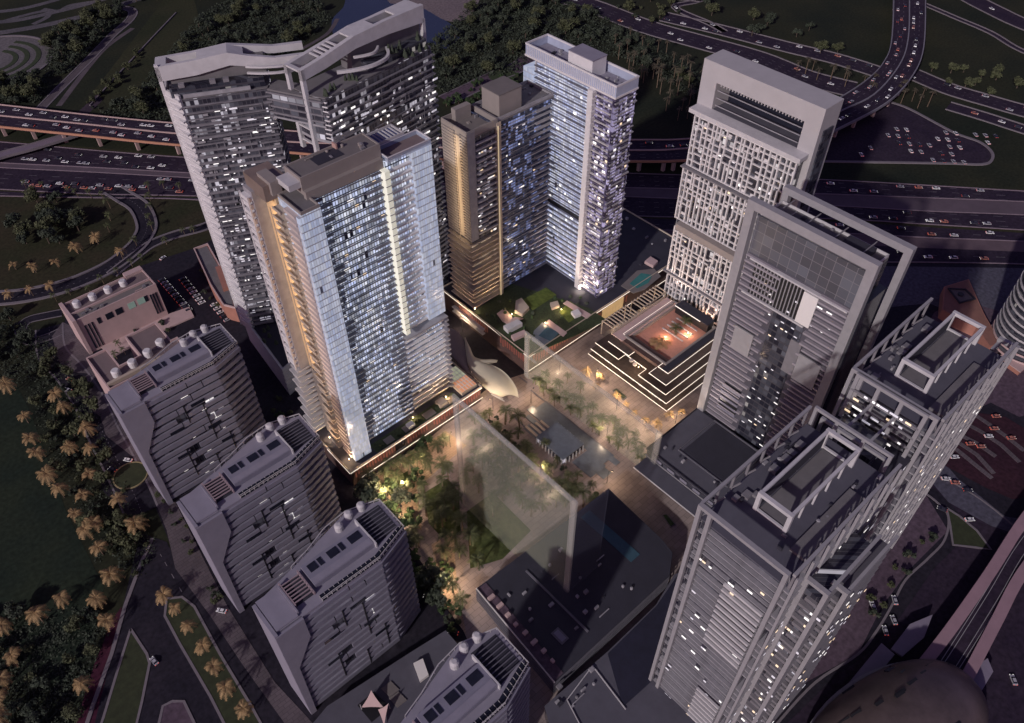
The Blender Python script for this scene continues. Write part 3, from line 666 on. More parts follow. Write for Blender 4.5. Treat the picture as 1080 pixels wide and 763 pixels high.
for i in range(44):
    px, py = rnd.uniform(512,628), rnd.uniform(312,362)
    x, y = W(px,py,18)
    if not (262<x<400 and 276<y<328): continue
    MB().cyl(x,y,17.9,18.6+rnd.random()*2.4,.9+rnd.random(),.5+rnd.random()*.6,7).build('shrub', X['leaf3' if i%3 else 'leaf'], g)
t = thing('roof_pool_deck', 'small teal plunge pool deck on the podium roof behind the violet tower', 'pool', (*W(668,295,18),17.6))
MB().prism([W(*p,17.6) for p in [(655,302),(672,286),(690,284),(697,292),(680,306),(668,310)]], 17.6, 18.1).build('deck', X['tanroof'], t)
MB().prism([W(*p,17.6) for p in [(664,300),(676,289),(688,291),(684,299),(672,305)]], 18.1, 18.3).build('pool', X['teal'], t)
MB().prism([W(*p,20) for p in [(680,276),(686,271),(694,276),(689,281)]], 18, 20.5).build('cabana', X['pink'], t)

t = thing('stepped_tower', 'lower stepped tower with glowing tan corner and deep blue glass, left of the taller slab', 'tower', (295,344,17.5))
MB().box(263,333,75,284.5,356,151).build('corner_block', X['g_dim'], t)
MB().box(264,334.5,17.5,284.5,355,75).build('glass_facade', X['g_warm'], t)
MB().box(284.5,335.5,17.5,334,356,153).build('glass_facade', X['g_t2b'], t)
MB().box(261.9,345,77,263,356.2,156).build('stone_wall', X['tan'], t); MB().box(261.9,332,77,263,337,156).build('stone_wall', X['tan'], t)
MB().box(262.3,337,77,263,345,156).build('stone_wall', X['tanlight'], t, label='golden lit stone recess')  # lighter than its flanks: bright wash is put into the stone colour
MB().box(259.6,340.4,78,259.9,340.7,152).build('wash_bar', X['tanlight'], t)  # unlit bar; the unseen area lamp hangs farther out
wash(t, (254.5,342,114), (1,0,0), 74, 5, 5200, (1,.74,.45))
floors(t, 'panel_joint', [MB().box(261.6,332.2,0,263.1,339,.35).box(261.6,343,0,263.1,356,.35)], X['tanroof'], 79, 154, 2.05)
MB().box(262,331.9,77,268,333,156).build('corner_panel', X['slabgrey'], t)
MB().box(285.2,331.6,18,288.4,335.6,154).build('pilaster', X['tanlight'], t); MB().box(285.6,331.2,18,286.2,331.6,152).build('glow_strip', mat('soft_glow_strip', (.6,.5,.35), .5, 0, emit=(1,.80,.48), es=.42), t)  # thin glowing strip added to brighten the tan pilaster
floors(t, 'balcony', [MB().box(268.5,331.6,0,284.8,333.4,1.0), MB().box(268.5,331.0,0,276,333.4,1.0).box(277,331.9,0,284.8,333.4,1.0)], X['slab'], 80, 146, fl, pick=lambda k:(k*3//2)%2)
floors(t, 'balcony', [MB().box(260.4,331,0,284.8,334.8,1.0).box(260.4,333,0,264.4,356.5,1.0), MB().box(261.6,331.8,0,284.8,334.8,1.0).box(261.2,333,0,264.4,356.5,1.0)], X['tanlight'], 20, 74, fl, pick=lambda k:(k*3//2)%2)
floors(t, 'balcony', [MB().box(288.4,333.6,0,296,335.8,.9).box(296,335,0,316,335.8,.35).box(316,333.8,0,334,335.8,.8), MB().box(288.4,333.6,0,294,335.8,.9).box(294,335,0,320,335.8,.35).box(320,333.4,0,334,335.8,.8)], X['slabgrey'], 20, 150, fl, pick=lambda k:(k*3//4)%2)
MB().box(262,332,151,285,356.5,152).build('roof', X['tanroof'], t)
MB().wall([(262.4,332.4),(286,332.4),(286,356),(262.4,356)], 151, 156.5, .6).build('parapet', X['tan'], t)
MB().box(286.5,333,153,334,357,154).build('roof', X['roof'], t)
MB().wall([(287,333.4),(333.6,333.4),(333.6,356.6),(287,356.6)], 154, 156.2, .4).build('parapet', X['slabgrey'], t)
MB().box(291,336,154,309,352,168).build('penthouse', X['tan'], t)
MB().box(290.6,335.6,168,309.4,352.4,168.5).build('penthouse_roof', X['tanroof'], t)
MB().box(270,352,152,282,356,160).build('roof_screen', X['tan'], t)
lit_windows(t, 'y', 50, 290, 333, 22, 148, fl, 335.2, seed=8, wmax=3)
lit_windows(t, 'y', 30, 269, 284, 22, 144, fl, 332.9, ('lit','litwarm'), seed=9, wmax=2.4)

t = thing('slab_tower', 'tallest pale blue and violet slab tower with white roof crown behind the roof garden', 'tower', (344,320,17.5))
MB().box(335.5,304,76,353,350,171).build('glass_facade', X['g_t2w'], t)
MB().box(335.5,304,17.5,353,350,71).build('glass_facade', X['g_t2w'], t)
MB().box(337,304,71,353,350,76).build('refuge_floor', X['black'], t)
MB().box(333.6,351,17.5,353,361,164).build('glass_wing', X['g_wing'], t)
MB().box(335.2,285,17.5,353,304,171).build('glass_facade', X['g_t2v'], t)
MB().box(334.6,283,17.5,352.6,285,171).build('glass_facade', X['g_t2v'], t)
MB().box(331.8,298.6,17.5,334.4,302.8,171).build('pilaster', X['white'], t)
floors(t, 'pilaster_fin', [MB().box(331.2,298,0,334.6,298.6,2.4)], X['white2'], 20, 168, fl)
C1 = [MB().box(333.4,330,0,335.8,351,.55).box(334.4,303,0,335.8,330,.55), MB().box(333.6,338,0,335.8,351,.55).box(334.6,303,0,335.8,338,.55), MB().box(333.4,345,0,335.8,351,.55).box(334.4,322,0,335.8,345,.4).box(333.8,303,0,335.8,322,.55)]
floors(t, 'balcony', C1, X['slabdark'], 19.5, 70, fl, pick=lambda k:(k//2)%3); floors(t, 'balcony', C1, X['slabdark'], 77.5, 170, fl, pick=lambda k:(k//2)%3)
D1 = [MB().box(334.1,285,0,335.4,298.4,.7), MB().box(334.1,285,0,335.4,291,.7).box(334.4,292,0,335.4,298.4,.7), MB().box(334.4,286,0,335.4,293,.7).box(334,293,0,335.4,298.4,.7)]
floors(t, 'balcony', D1, X['slab'], 20, 169, fl, pick=lambda k:(k*5//3)%3)
D2 = [MB().box(334.2,282.2,0,343,283.2,.7).box(345,282.4,0,353,283.2,.6), MB().box(334.2,282.4,0,339,283.2,.6).box(341,282,0,353.2,283.2,.7), MB().box(336,282.2,0,350,283.2,.7)]
floors(t, 'balcony', D2, X['slabgrey'], 20, 169, fl, pick=lambda k:(k*7//4)%3)
MB().box(333.8,282.4,171,353.8,360,172.2).build('crown_slab', X['white'], t)
MB().wall([(334.6,283),(353.2,283),(353.2,359.6),(334.6,359.6)], 172.2, 178.2, .5).build('crown_glass', mat('pale_crown_glass', (.42,.46,.58), .3, .1, .2), t)
MB().wall([(334.6,283),(353.2,283),(353.2,359.6),(334.6,359.6)], 178.2, 179.2, .9).build('crown_rim', X['white'], t)
m = MB()
for i in range(46): m.box(334.1,284+i*1.64,172.4,334.5,284.3+i*1.64,178.1)
m.build('crown_mullion', X['white'], t)
MB().box(335.2,283.6,172.2,352.6,359,173.6).build('roof', X['blockroof'], t)
MB().box(338,306,173.6,350,326,184.5).build('penthouse', X['white'], t); MB().box(337.7,305.7,184.5,350.3,326.3,185).build('penthouse_roof', X['blockroof'], t)
MB().box(334.4,350.4,164,353,351,172).build('wing_return', X['white2'], t)
lit_windows(t, 'x', 46, 286, 297, 20, 168, fl, 334.9, seed=11, wmax=2.6)
lit_windows(t, 'y', 26, 336, 351, 20, 168, fl, 282.8, seed=12, wmax=2.2)
lit_windows(t, 'x', 28, 305, 349, 20, 168, fl, 335.2, ('lit','lit'), seed=13, wmax=2.6)

# ---------------------------------------------------------------- lattice tower with big portal frame
t = thing('lattice_tower', 'grey white portal frame tower with an irregular white lattice facade, right of the slab tower', 'tower', (388,218,0))
m = MB().box(380,247,0,397,258,179).box(380,178,0,397,188,179).box(380,178,179,397,258,190)
m.build('portal_frame', X['t3frame'], t)
MB().box(384,188,0,396,247,158).build('glass_body', X['g_t3'], t)
MB().box(380.5,188,158,397,247,162.4).build('terrace_deck', X['roofmid'], t)
MB().box(395.5,188,162.4,396.8,247,179).build('back_screen', X['darkglass'], t)
for i in range(3): MB().box(381,189,165+i*4.5,381.4,246,165.5+i*4.5).build('cable_rail', X['slabgrey'], t)
m = MB()
for i in range(28): m.box(381,190+i*2,177.2,390,190.5+i*2,178.6)
m.build('pergola_slats', X['slab'], t)
MB().box(384,177.2,0,393,178.05,176).build('side_slot', X['g_dark'], t)
MB().box(376,182,0,380,255,160).build('facade_backing', X['g_t3'], t)
MB().box(371.6,180,160,380.6,257,162.6).build('lattice_cap', X['white2'], t)
rnd = random.Random(21)
def lattice(z0, z1, y0, y1, xf, fh=4.2, pitch=3.3):
    m = MB(); ny = int((y1-y0)/pitch); nz = int((z1-z0)/fh)
    for i in range(ny+1):
        y = y0+i*(y1-y0)/ny; k = 0
        while k < nz:
            ln = rnd.choice((2,3,4,6)); off = rnd.choice((0,0,.7,-.7)) if 0<i<ny else 0
            if rnd.random() < .93 or i in (0,ny): m.box(xf-.15-.2*rnd.random(), y-.42+off, z0+k*fh, xf+1.2, y+.42+off, z0+min(nz,k+ln)*fh-.05)
            k += ln
    for k in range(nz+1):
        i = 0
        while i < ny:
            ln = rnd.choice((1,2,2,3,4))
            if rnd.random() < .74 or k in (0,nz):
                a = y0+i*(y1-y0)/ny; b = y0+min(ny,i+ln)*(y1-y0)/ny; dz = rnd.choice((0,0,1.1)) if 0<k<nz else 0
                m.box(xf+.25, a, z0+k*fh-.32+dz, xf+1.3, b, z0+k*fh+.32+dz)
            i += ln
    # infill panels
    for q in range(int(ny*nz*.13)):
        i, k = rnd.randrange(ny), rnd.randrange(nz); y = y0+i*(y1-y0)/ny; m.box(xf+1.1, y, z0+k*fh, xf+1.35, y+(y1-y0)/ny*rnd.choice((.5,1)), z0+k*fh+fh*.45)
    return m
lattice(124,160,183,254,374.6).build('lattice', X['white'], t)
lattice(84,122,181.5,255,373.4).build('lattice', X['white'], t)
lattice(40,78,183,254,373.4).build('lattice', X['white'], t); lattice(2,38,183,254,374.6).build('lattice', X['white'], t)
for z in (122.2,38.2): MB().box(372.4,179.5,z,379,257,z+.9).build('lattice_ledge', X['frame2'], t)
MB().box(369.5,184,78.6,380,251,83.2).build('lattice_ledge', X['tan'], t)
lit_windows(t, 'x', 70, 184, 253, 4, 158, 4.2, 375.8, seed=31, wmax=2.4, h=1.6)

# ---------------------------------------------------------------- office tower between two rectangular frames
t = thing('office_tower', 'grey office tower held between two giant rectangular frames with one bright white panel', 'tower', (317,132,0))
def portal(x0,x1,y0,y1,z1,w): return MB().box(x0,y1-w,0,x1,y1,z1-w).box(x0,y0,0,x1,y0+w,z1-w).box(x0,y0,z1-w,x1,y1,z1)
portal(304.6,308.4,98,168,174.5,4.6).build('front_frame', X['frame'], t)
portal(326.4,330,93.5,162.5,174.5,3.6).build('rear_frame', X['frame'], t)
MB().box(308.4,97.6,0,326.4,101.5,150).build('side_glass', X['darkglass'], t)
MB().box(310,102,0,326,161,164).build('glass_body', X['g_dark'], t)
MB().box(308.6,103,0,310,163,143).build('facade', mat('office_grey_facade', (.10,.095,.115), .5, .12, .12), t)
MB().box(308.8,103,143,310.1,163,165.5).build('grid_glass', X['g_t4'], t)
MB().box(310,102.2,164,326,161,166).build('roof', X['roof'], t)
MB().box(312,108,166,324,122,168.5).build('roof_plant', X['roofdark'], t); MB().box(313,126,166,322,150,167).build('roof_plant', X['roofmid'], t)
MB().wall([(310.4,102.6),(325.6,102.6),(325.6,160.6),(310.4,160.6)], 166, 167.4, .5).build('roof_edge', X['white2'], t)
for y in (110,125,140,155): MB().beam((308.4,y,170),(326.4,y,170),.5).build('frame_tie', X['frame2'], t)
E1 = [MB().box(306.6,103.4,0,308.9,121,1.1), MB().box(307.0,103.4,0,308.9,119,.9)]
floors(t, 'fin', E1, mat('pinkish_grey_fin', (.36,.33,.36), .5, .1, .1), 12, 143, 3.7)
floors(t, 'fin', [MB().box(306.9,141,0,308.9,163,1.0), MB().box(307.2,144,0,308.9,163,.8)], bpy.data.materials['pinkish_grey_fin'], 12, 143, 3.7)
MB().box(308.1,122,0,308.7,140,120).build('central_glass', X['g_dark'], t)
MB().box(307.7,124,120,308.7,157,141).build('louvre_recess', X['black'], t)
m = MB()
for i in range(16): m.box(307.2,125+i*2,120.5,307.7,125.5+i*2,140.5)
m.build('louvre', X['frame'], t)
MB().box(306.4,104,141,309.2,160,142).build('light_shelf', X['white2'], t); MB().box(306.4,122,119,309.2,160,120).build('light_shelf', X['white2'], t)
MB().box(306.0,119,121,306.8,127,140.5).build('white_panel', X['curtain'], t, label='bright white panel high on the facade')
MB().box(306.3,106,85,307.2,119,103).build('metal_panel', X['frame'], t); MB().box(307.1,119.5,85,307.8,126,108).build('metal_panel', X['frame2'], t)
MB().box(306.3,146,80,307.2,158,96).build('metal_panel', X['frame'], t)
m = MB().box(307.4,144,28,308.7,156,50); m.build('window', X['black'], t)
for i in range(5): MB().box(306.8,143.5,29+i*4.6,308.9,156.5,30.6+i*4.6).build('louvre', X['block'], t)
lit_windows(t, 'x', 34, 122, 142, 20, 118, 4.2, 307.9, seed=41, wmax=2.4, h=.6)
lit_windows(t, 'x', 14, 108, 156, 121, 139, 4.2, 307.3, seed=42, wmax=3, h=.9)

# ---------------------------------------------------------------- right hand framework towers
def framework(name, label, x0, x1, y0, y1, zr, zt, bx, group, seed, front=True):
    t = thing(name, label, 'tower', ((x0+x1)/2,(y0+y1)/2,0), 0, group); rnd = random.Random(seed)
    MB().box(x0+2,y0+2,0,x1-1,y1-2,zr-.3).build('glass_body', X['g_dark'], t)
    MB().box(x0+1.5,y0+1.5,zr-.3,x1,y1-1.5,zr+.3).build('roof', X['roofmid'], t)
    MB().box((x0+x1)/2-20,y0+3,zr+.3,(x0+x1)/2+18,y0+9,zr+1.6).build('roof_walkway', X['roof'], t)
    # top rails with struts along both long sides
    for y in (y0+.6, y1-.6):
        m = MB().box(x0+.7,y-.6,zt-1.4,x1,y+.6,zt-.06)
        m.build('top_rail', X['frame'], t)
        m = MB(); n = 7
        for i in range(n+1):
            x = x0+1.5+i*(x1-x0-3)/n; m.box(x-.35,y-.45,zr,x+.35,y+.45,zt-1.4)
            if i < n: m.beam((x,y,zr+.5),(x+1.8,y+(2.2 if y < (y0+y1)/2 else -2.2),zr+4.5),.5)
            m.build('strut', X['frame2'], t); m = MB()
    # west face: columns, beams, fins
    m = MB()
    for y in (y1-1, y1-5.5, y0+2.5): m.box(x0-1.2, y-.8, 0, x0+.6, y+.8, zt-1.62)
    m.box(x0-1.2,y0+1.7,zt-1.6,x0+.6,y1-.2,zt)
    m.build('portal_columns', X['frame'], t)
    floors(t, 'floor_edge', [MB().box(x0+.2,y0+3,0,x0+2.2,y1-4,.55), MB().box(x0+.4,y0+3,0,x0+2.2,y1-2,.5), MB().box(x0+.8,y0+4,0,x0+2.2,y1-1,.4)], X['slabgrey'], 8, zr, 3.7, pick=lambda k:(k*5//3)%3)
    for za,zb,ya,yb in ((zr-66,zr-18,y0+4,y0+21),(zr-136,zr-104,y0+4,y0+16)) if front else ():
        z = za
        while z < zb:
            MB().box(x0-1.3,ya,z,x0-.3,yb,z+1.3).build('sunshade', X['white2'], t); z += 4.0
    # south face: columns running the full height, floor ladders
    m = MB(); n = int((x1-x0)/9)
    for i in range(n+1):
        x = x0+1+i*(x1-x0-2)/n; m.box(x-.35,y0-1.3,0,x+.35,y0-.3,zt-1.5)
    m.build('south_columns', X['frame'], t)
    floors(t, 'floor_edge', [MB().box(x0+1,y0-.6,0,x1-1,y0+2.2,.7), MB().box(x0+1,y0-1.0,0,x1-12,y0+2.2,.8), MB().box(x0+14,y0-1.0,0,x1-1,y0+2.2,.8)], X['slabgrey'], 6, zr, 4.6, pick=lambda k:(k*7//3)%3)
    floors(t, 'floor_edge', [MB().box(x0+2,y1-2.2,0,x1-1,y1-.4,.7)], X['frame2'], 6, zr, 4.6)
    # rooftop box frame
    bx0,bx1 = bx; by0, by1 = y0+14.6, y0+27.4
    m = MB()
    for x in (bx0,bx1):
        m.box(x-.8,by0-.8,zr+.3,x+.8,by0+.8,zt-1.4).box(x-.8,by1-.8,zr+.3,x+.8,by1+.8,zt-1.4).box(x-.8,by0-.8,zt-1.4,x+.8,by1+.8,zt+.2)
        m.box(x-.5,by0+.8,zr+.3,x+.5,by1-.8,zr+1.2)
    for y in (by0,by1):
        m.box(bx0+.8,y-.6,zt-1.3,bx1-.8,y+.6,zt+.1)
        for i in range(1,5): x = bx0+i*(bx1-bx0)/5; m.box(x-.25,y-.35,zr+.3,x+.25,y+.35,zt-1.3)
    m.build('roof_box_frame', X['white2'], t)
    MB().box(bx0+1.2,by0+1,zr+.3,bx1-1.2,by1-1,zr+.8).build('box_floor', X['roof'], t)
    MB().box(bx0+1.2,by1-.4,zr+.8,bx1-1.2,by1-.1,zt-1.6).build('box_screen', X['roofdark'], t)
    for k in range(5): 
        x = rnd.uniform(x0+8,x1-10); MB().box(x,y1-8,zr+.3,x+rnd.uniform(2,5),y1-5,zr+rnd.uniform(1.2,2.4)).build('roof_unit', X['frame2'], t)
    lit_windows(t, 'x', 30, y0+4, y1-6, 10, zr-4, 4.6, x0-.1, seed=seed, wmax=2.2, h=.9)
    lit_windows(t, 'y', 60, x0+3, x1-3, 8, zr-4, 4.6, y0-1.1, seed=seed+1, wmin=.9, wmax=1.6, h=1.0)
    return t
ZR, ZT = 151, 161.5
tA = framework('framework_tower', 'nearer of two dark towers wrapped in pale steel framework, at bottom right', 157, 225, 37, 76.5, ZR, ZT, (176.5,219.5), 'framework towers', 51)
tB = framework('framework_tower', 'farther framework tower, its box framed roof reaching towards the round tower', 256, 320, 37, 76.5, ZR, ZT, (275.5,318.5), 'framework towers', 57, False)
# outer stepped bays of the near tower (part of tA)
t = tA
for (x, ya, yb, zt2) in ((168,28,37,150),(178,24.5,31,143)):
    MB().box(x+1,ya+1,0,x+34,yb-.5,zt2-8).build('side_bay', X['g_dim'], t)
    m = MB().box(x-1,ya-.8,0,x+.8,ya+.8,zt2-1.6).box(x-1,yb-2.3,0,x+.8,yb-.7,zt2-1.6).box(x-1,ya-.8,zt2-1.6,x+.8,yb-.7,zt2)
    m.build('bay_frame', X['frame'], t)
    floors(t, 'bay_rung', [MB().box(x-.6,ya+.8,0,x+1.4,yb-2,1.5), MB().box(x-.2,ya+.8,0,x+1.4,yb-3.4,1.8)], X['frame2'], 4, zt2-10, 4.6)
    MB().box(x+.8,ya-.6,zt2-1.5,x+34,ya+.6,zt2-.3).build('top_rail', X['frame'], t)
    floors(t, 'floor_edge', [MB().box(x+1,ya-.4,0,x+34,ya+1.1,.7)], X['frame2'], 4, zt2-10, 4.6)
lit_windows(t, 'x', 40, 26, 36, 8, 140, 4.6, 167.2, seed=61, wmin=.8, wmax=1.8, h=1.2)
lit_windows(t, 'y', 50, 182, 214, 8, 138, 4.6, 23.9, seed=62, wmin=.9, wmax=1.6, h=1.0)
# link between the two: stepped portals over a lower roof
t = thing('link_block', 'stepped cluster of open steel portals joining the two framework towers', 'building', (240,56,0))
MB().box(225.5,40,0,255.5,74,134).build('glass_body', X['g_dim'], t)
MB().box(225.6,40,134,255.4,74,135).build('roof', X['roofdark'], t)
def portals(x, ys, z, zb, w=1.3):
    m = MB()
    for y in ys: m.box(x-w/2,y-w/2,zb,x+w/2,y+w/2,z-w)
    m.box(x-w/2,ys[0]-w/2,z-w,x+w/2,ys[-1]+w/2,z); m.build('portal', X['frame'], t)
    return m
portals(226.6,(42,53,64.5,74),161,135); portals(232,(44,54,64,72),152,135); portals(254.5,(43,53,63,72.5),161.5,135,1.6)
for z in (140,146,152):
    MB().box(253.6,43,z,254.2,73,z+1).build('beam', X['frame2'], t)
MB().box(236,50,135,250,70,142).build('plant_room', X['g_dim'], t)
for y in (53,63): MB().box(233,y-.5,150.4,254,y+.5,151.6).build('beam', X['frame'], t)
lit_windows(t, 'x', 26, 45, 71, 136, 156, 4, 253.2, seed=71, wmax=5, h=1.0, zoff=1)
# far end portals beyond the far tower
t = thing('end_portal', 'free standing stepped steel portal beyond the end of the far framework tower', 'frame', (330,46,0))
m = MB()
for y in (38,45): m.box(329,y-.8,0,331,y+.8,150)
m.box(329,37,150,331,46,152); m.box(323,45-.7,148,329,45+.7,150); m.build('posts', X['frame'], t)
for z in range(20,150,20): MB().box(329.4,38.8,z,330.6,44.2,z+1).build('rung', X['frame2'], t)

# unseen floodlights around podium level, shining up the lower facades
for o in list(bpy.data.objects):
    if o.get('label','').startswith('tall central residential'):
        flood(o, (118.5,277,15), (127,290,45), 26000, (1,.66,.40), 75); flood(o, (113,300,14.5), (124,296,60), 26000, (1,.62,.34), 80); flood(o, (196,270,14.5), (190,289,40), 22000, (1,.72,.48), 80); flood(o, (150,268,14.5), (150,288,45), 12000, (1,.8,.65), 80)
    if o.get('label','').startswith('tallest pale blue'):
        flood(o, (322,320,19), (335.5,322,55), 60000, (1,.78,.66), 85); flood(o, (324,292,19), (335,292,50), 30000, (1,.74,.62), 85)
    if o.get('label','').startswith('lower stepped'):
        flood(o, (250,338,4), (262,342,45), 18000, (1,.66,.40), 85); flood(o, (275,322,19), (275,333,50), 14000, (1,.70,.45), 85); flood(o, (305,325,19), (305,335,50), 10000, (.8,.75,1), 85)
    if o.get('label','').startswith('grey white portal'):
        flood(o, (364,215,24), (374,215,70), 42000, (1,.80,.70), 95); flood(o, (364,240,24), (374,242,70), 30000, (1,.74,.60), 95)
    if o.get('label','').startswith('grey office tower'):
        flood(o, (296,160,20.5), (305,160,60), 14000, (1,.82,.74), 70)
# ---------------------------------------------------------------- four near-identical white apartment blocks, lower left
HB = 82
def block():
    t = thing('apartment_block', 'x', 'apartment block', (60,260,0)); o = Vector((60,12))
    P = lambda pts: [(x-60,y-12) for x,y in pts]
    out = P([(27,1),(80,1),(97,6.5),(98,27),(82,32.5),(54,25),(27,19)])
    MB().prism(grow(out,-.35), 0, HB-2).build('glass_body', X['g_block'], t, world=False)
    MB().prism(out, HB-2, HB).build('roof', X['blockroof'], t, world=False)
    # front spandrels, curving round the east end
    fs = []
    r = random.Random(5)
    for k in range(4):
        m = MB(); segs = [(41,62),(62.6,80)] if k%2 else [(40,52),(52.5,80)]
        if k == 3: segs = [(40,50),(56,80)]
        for a, b in segs: m.box(a-60,-12.2,0,b-60,-9.5,3.0 if k != 2 else 2.6)
        m.prism(P([(80,-.2),(98.2,5.6),(97.6,8.5),(80,2.6)]), 0, 2.8).prism(P([(98.2,5.6),(99.2,27.6),(96.6,27.4),(95.6,8.4)]), 0, 2.6)
        fs.append(m)
    for k in range(15):
        z = 3+k*5.3
        if z > HB-4: break
        xs0 = 29 + (z/48 if z < 48 else 1+9.5*min(1,(z-48)/18)); m = MB(); cut = {0:(62,62.6),1:(52,52.5),2:(70,70.6),3:(50,56)}[(k*7//3)%4]; hh = 3.45 if k%4 != 2 else 2.9
        for a, b in ((xs0,cut[0]),(cut[1],80)): m.box(a-60,-11.75,z,b-60,-10.4,z+hh)
        m.prism(P([(80,.25),(97.8,6),(97.3,7.6),(80,1.8)]), z, z+2.9).prism(P([(97.8,6),(98.8,27.4),(97.2,27.3),(96.2,7.6)]), z, z+2.6)
        m.build('spandrel', X['block'], t, world=False)
    floors(t, 'spandrel', [MB().prism(P([(98,28.2),(82,33.6),(54,26.2),(28,20.2),(28,18),(54,24),(82,31),(97,26)]), 0, 2.6)], X['block'], 3, HB-5, 5.3, local=True)
    MB().box(-34,-12,0,-32.4,7,HB+.9).build('end_wall', X['block'] if False else X['blockroof'], t, world=False)
    m = MB()
    m.add([(-33.9,-12.3,0),(-31,-12.3,0),(-30,-12.3,48),(-20.5,-12.3,66),(-20.5,-12.3,HB),(-33.9,-12.3,HB), (-33.9,-10.3,0),(-31,-10.3,0),(-30,-10.3,48),(-20.5,-10.3,66),(-20.5,-10.3,HB),(-33.9,-10.3,HB)],
          [(0,1,2,3,4,5),(11,10,9,8,7,6),(0,6,7,1),(1,7,8,2),(2,8,9,3),(3,9,10,4),(4,10,11,5),(5,11,6,0)])
    m.build('corner_wall', X['blockroof'], t, world=False)
    MB().box(-32,-10,HB,-21.5,7.6,HB+1.0).build('roof_slab', X['blockroof'], t, world=False)
    MB().box(-21.4,-9,HB,-20.6,7,HB+2.4).build('roof_screen', X['blockroof'], t, world=False)
    # west pergola
    m = MB()
    for i in range(7): m.box(-20,-5+i*1.8,HB+1.8,-11,-4.5+i*1.8,HB+2.3)
    m.box(-20.4,-6,HB,-19.8,8,HB+2.3).box(-11.2,-6,HB,-10.6,8,HB+2.3); m.build('pergola', mat('pinkish_pergola', (.34,.26,.28), .7, .1, .3), t, world=False)
    MB().box(-19.8,-5.6,HB+.05,-11.4,7.6,HB+.2).build('terrace', X['roofdark'], t, world=False)
    # long roof house with openings
    MB().box(-9,-4,HB,22,8,HB+3.2).build('roof_house', X['block'], t, world=False)
    MB().box(-8.6,-3.6,HB+3.2,21.6,-.4,HB+3.5).build('roof_house_strip', X['white2'] if False else X['blockroof'], t, world=False)
    for x0, x1 in ((-7,-3),(-2,0),(3,8),(9,11),(14,20)): MB().box(x0,2.2,HB+3.21,x1,6.4,HB+3.45).build('skylight', X['darkglass'], t, world=False)
    MB().box(22,-5,HB,22.7,12,HB+3.6).build('roof_screen', X['white2'], t, world=False)
    m = MB()
    for i in range(8): m.box(23,-3+i*2,HB+1.9,35,-2.6+i*2,HB+2.3)
    m.build('pergola', X['slabdark'], t, world=False)
    MB().prism([(22.8,-4),(35.6,-2),(36,13.5),(23,14)], HB+.02, HB+.2).build('terrace', X['roofdark'], t, world=False)
    tk = None
    for x, y in ((15,14.5),(22,17),(29,17)):
        if tk is None:
            tk = MB().cyl(0,0,HB,HB+3.4,2.0,2.0,14).cyl(0,0,HB+3.4,HB+4.2,2.0,1.1,14).build('water_tank', X['white2'], t, world=False); tk.location = (x,y,0)
        else: dupobj(tk, (x,y,0), t)
    q_ = [(50,1.0),(80,1.0),(97,6.5),(96,9.6),(79.3,4.4),(50,4.4)]
    MB().prism(P(q_), HB, HB+.25).build('glazed_strip', X['darkglass'], t, world=False)
    gb_ = MB().box(-.11,0,HB+.25,.11,3.3,HB+.5).build('glazing_bar', X['slab'], t, world=False); gb_.location = (-10,-11,0)
    for i in range(1,13): dupobj(gb_, (-10+i*2.4,-11,0), t)
    for i in range(1,8): dupobj(gb_, (20+i*2.3,-11+i*2.3*.323,0), t)
    # glass parapet with grid
    f1 = P([(50,1.4),(80,1.4),(97,6.9)])
    m = MB(); 
    for a, b in zip(f1[:-1], f1[1:]):
        n = max(2, int(math.dist(a,b)/2.4))
        for i in range(n+1):
            x, y = a[0]+(b[0]-a[0])*i/n, a[1]+(b[1]-a[1])*i/n; m.box(x-.12,y-.12,HB,x+.12,y+.12,HB+2.2)
    for z in (HB+1,HB+2.1): m.wall(f1, z, z+.22, .25, False)
    m.build('grid_rail', X['slab'], t, world=False)
    MB().wall([(x,y+1) for x,y in f1], HB, HB+1.9, .2, False).build('rail_glass', X['darkglass'], t, world=False)
    f2 = P([(97.4,7),(97.6,26.6),(82,31.8),(70,30.6),(58,26),(48,23.4)])
    m = MB()
    for a, b in zip(f2[:-1], f2[1:]):
        n = max(2, int(math.dist(a,b)/2.6))
        for i in range(n+1):
            x, y = a[0]+(b[0]-a[0])*i/n, a[1]+(b[1]-a[1])*i/n; m.box(x-.12,y-.12,HB,x+.12,y+.12,HB+1.9)
    m.wall(f2, HB+1.8, HB+2.15, .4, False); m.build('roof_rail', X['slab'], t, world=False)
    # dark vertical joints and recessed windows
    for x, z0, z1 in ((-4,52,66),(6,30,60),(14,8,30),(-12,10,34),(2,4,18)): MB().box(x,-11.9,z0,x+.5,-10.8,z1).build('joint', X['black'], t, world=False)
    for x, z in ((0,62),(-16,50),(4,40),(-18,30),(8,24)): MB().box(x,-11.95,z,x+8,-10.8,z+2.2).build('window', X['darkglass'], t, world=False)
    lit_windows(t, 'y', 11, -18, 18, 4, HB-6, 5.3, -11.2, ('lit','litdim'), seed=6, local=True, zoff=3.9, wmax=4.2, wmin=1.6, h=.9)
    return t
bp = Proto(block())
bl = ['white apartment block touching the pink hotel wing, northernmost of the row of four',
      'white apartment block, second from the top in the row of four',
      'white apartment block, third from the top, beside the tree lined garden walk',
      'white apartment block cut by the bottom edge, lowest in the row of four']
for (dx, y0), l in zip(((2.5,337.5),(0,248),(0,177),(-1,92)), bl): bp.place((60+dx,y0+12,0), 0, l, 'row of four white apartment blocks')

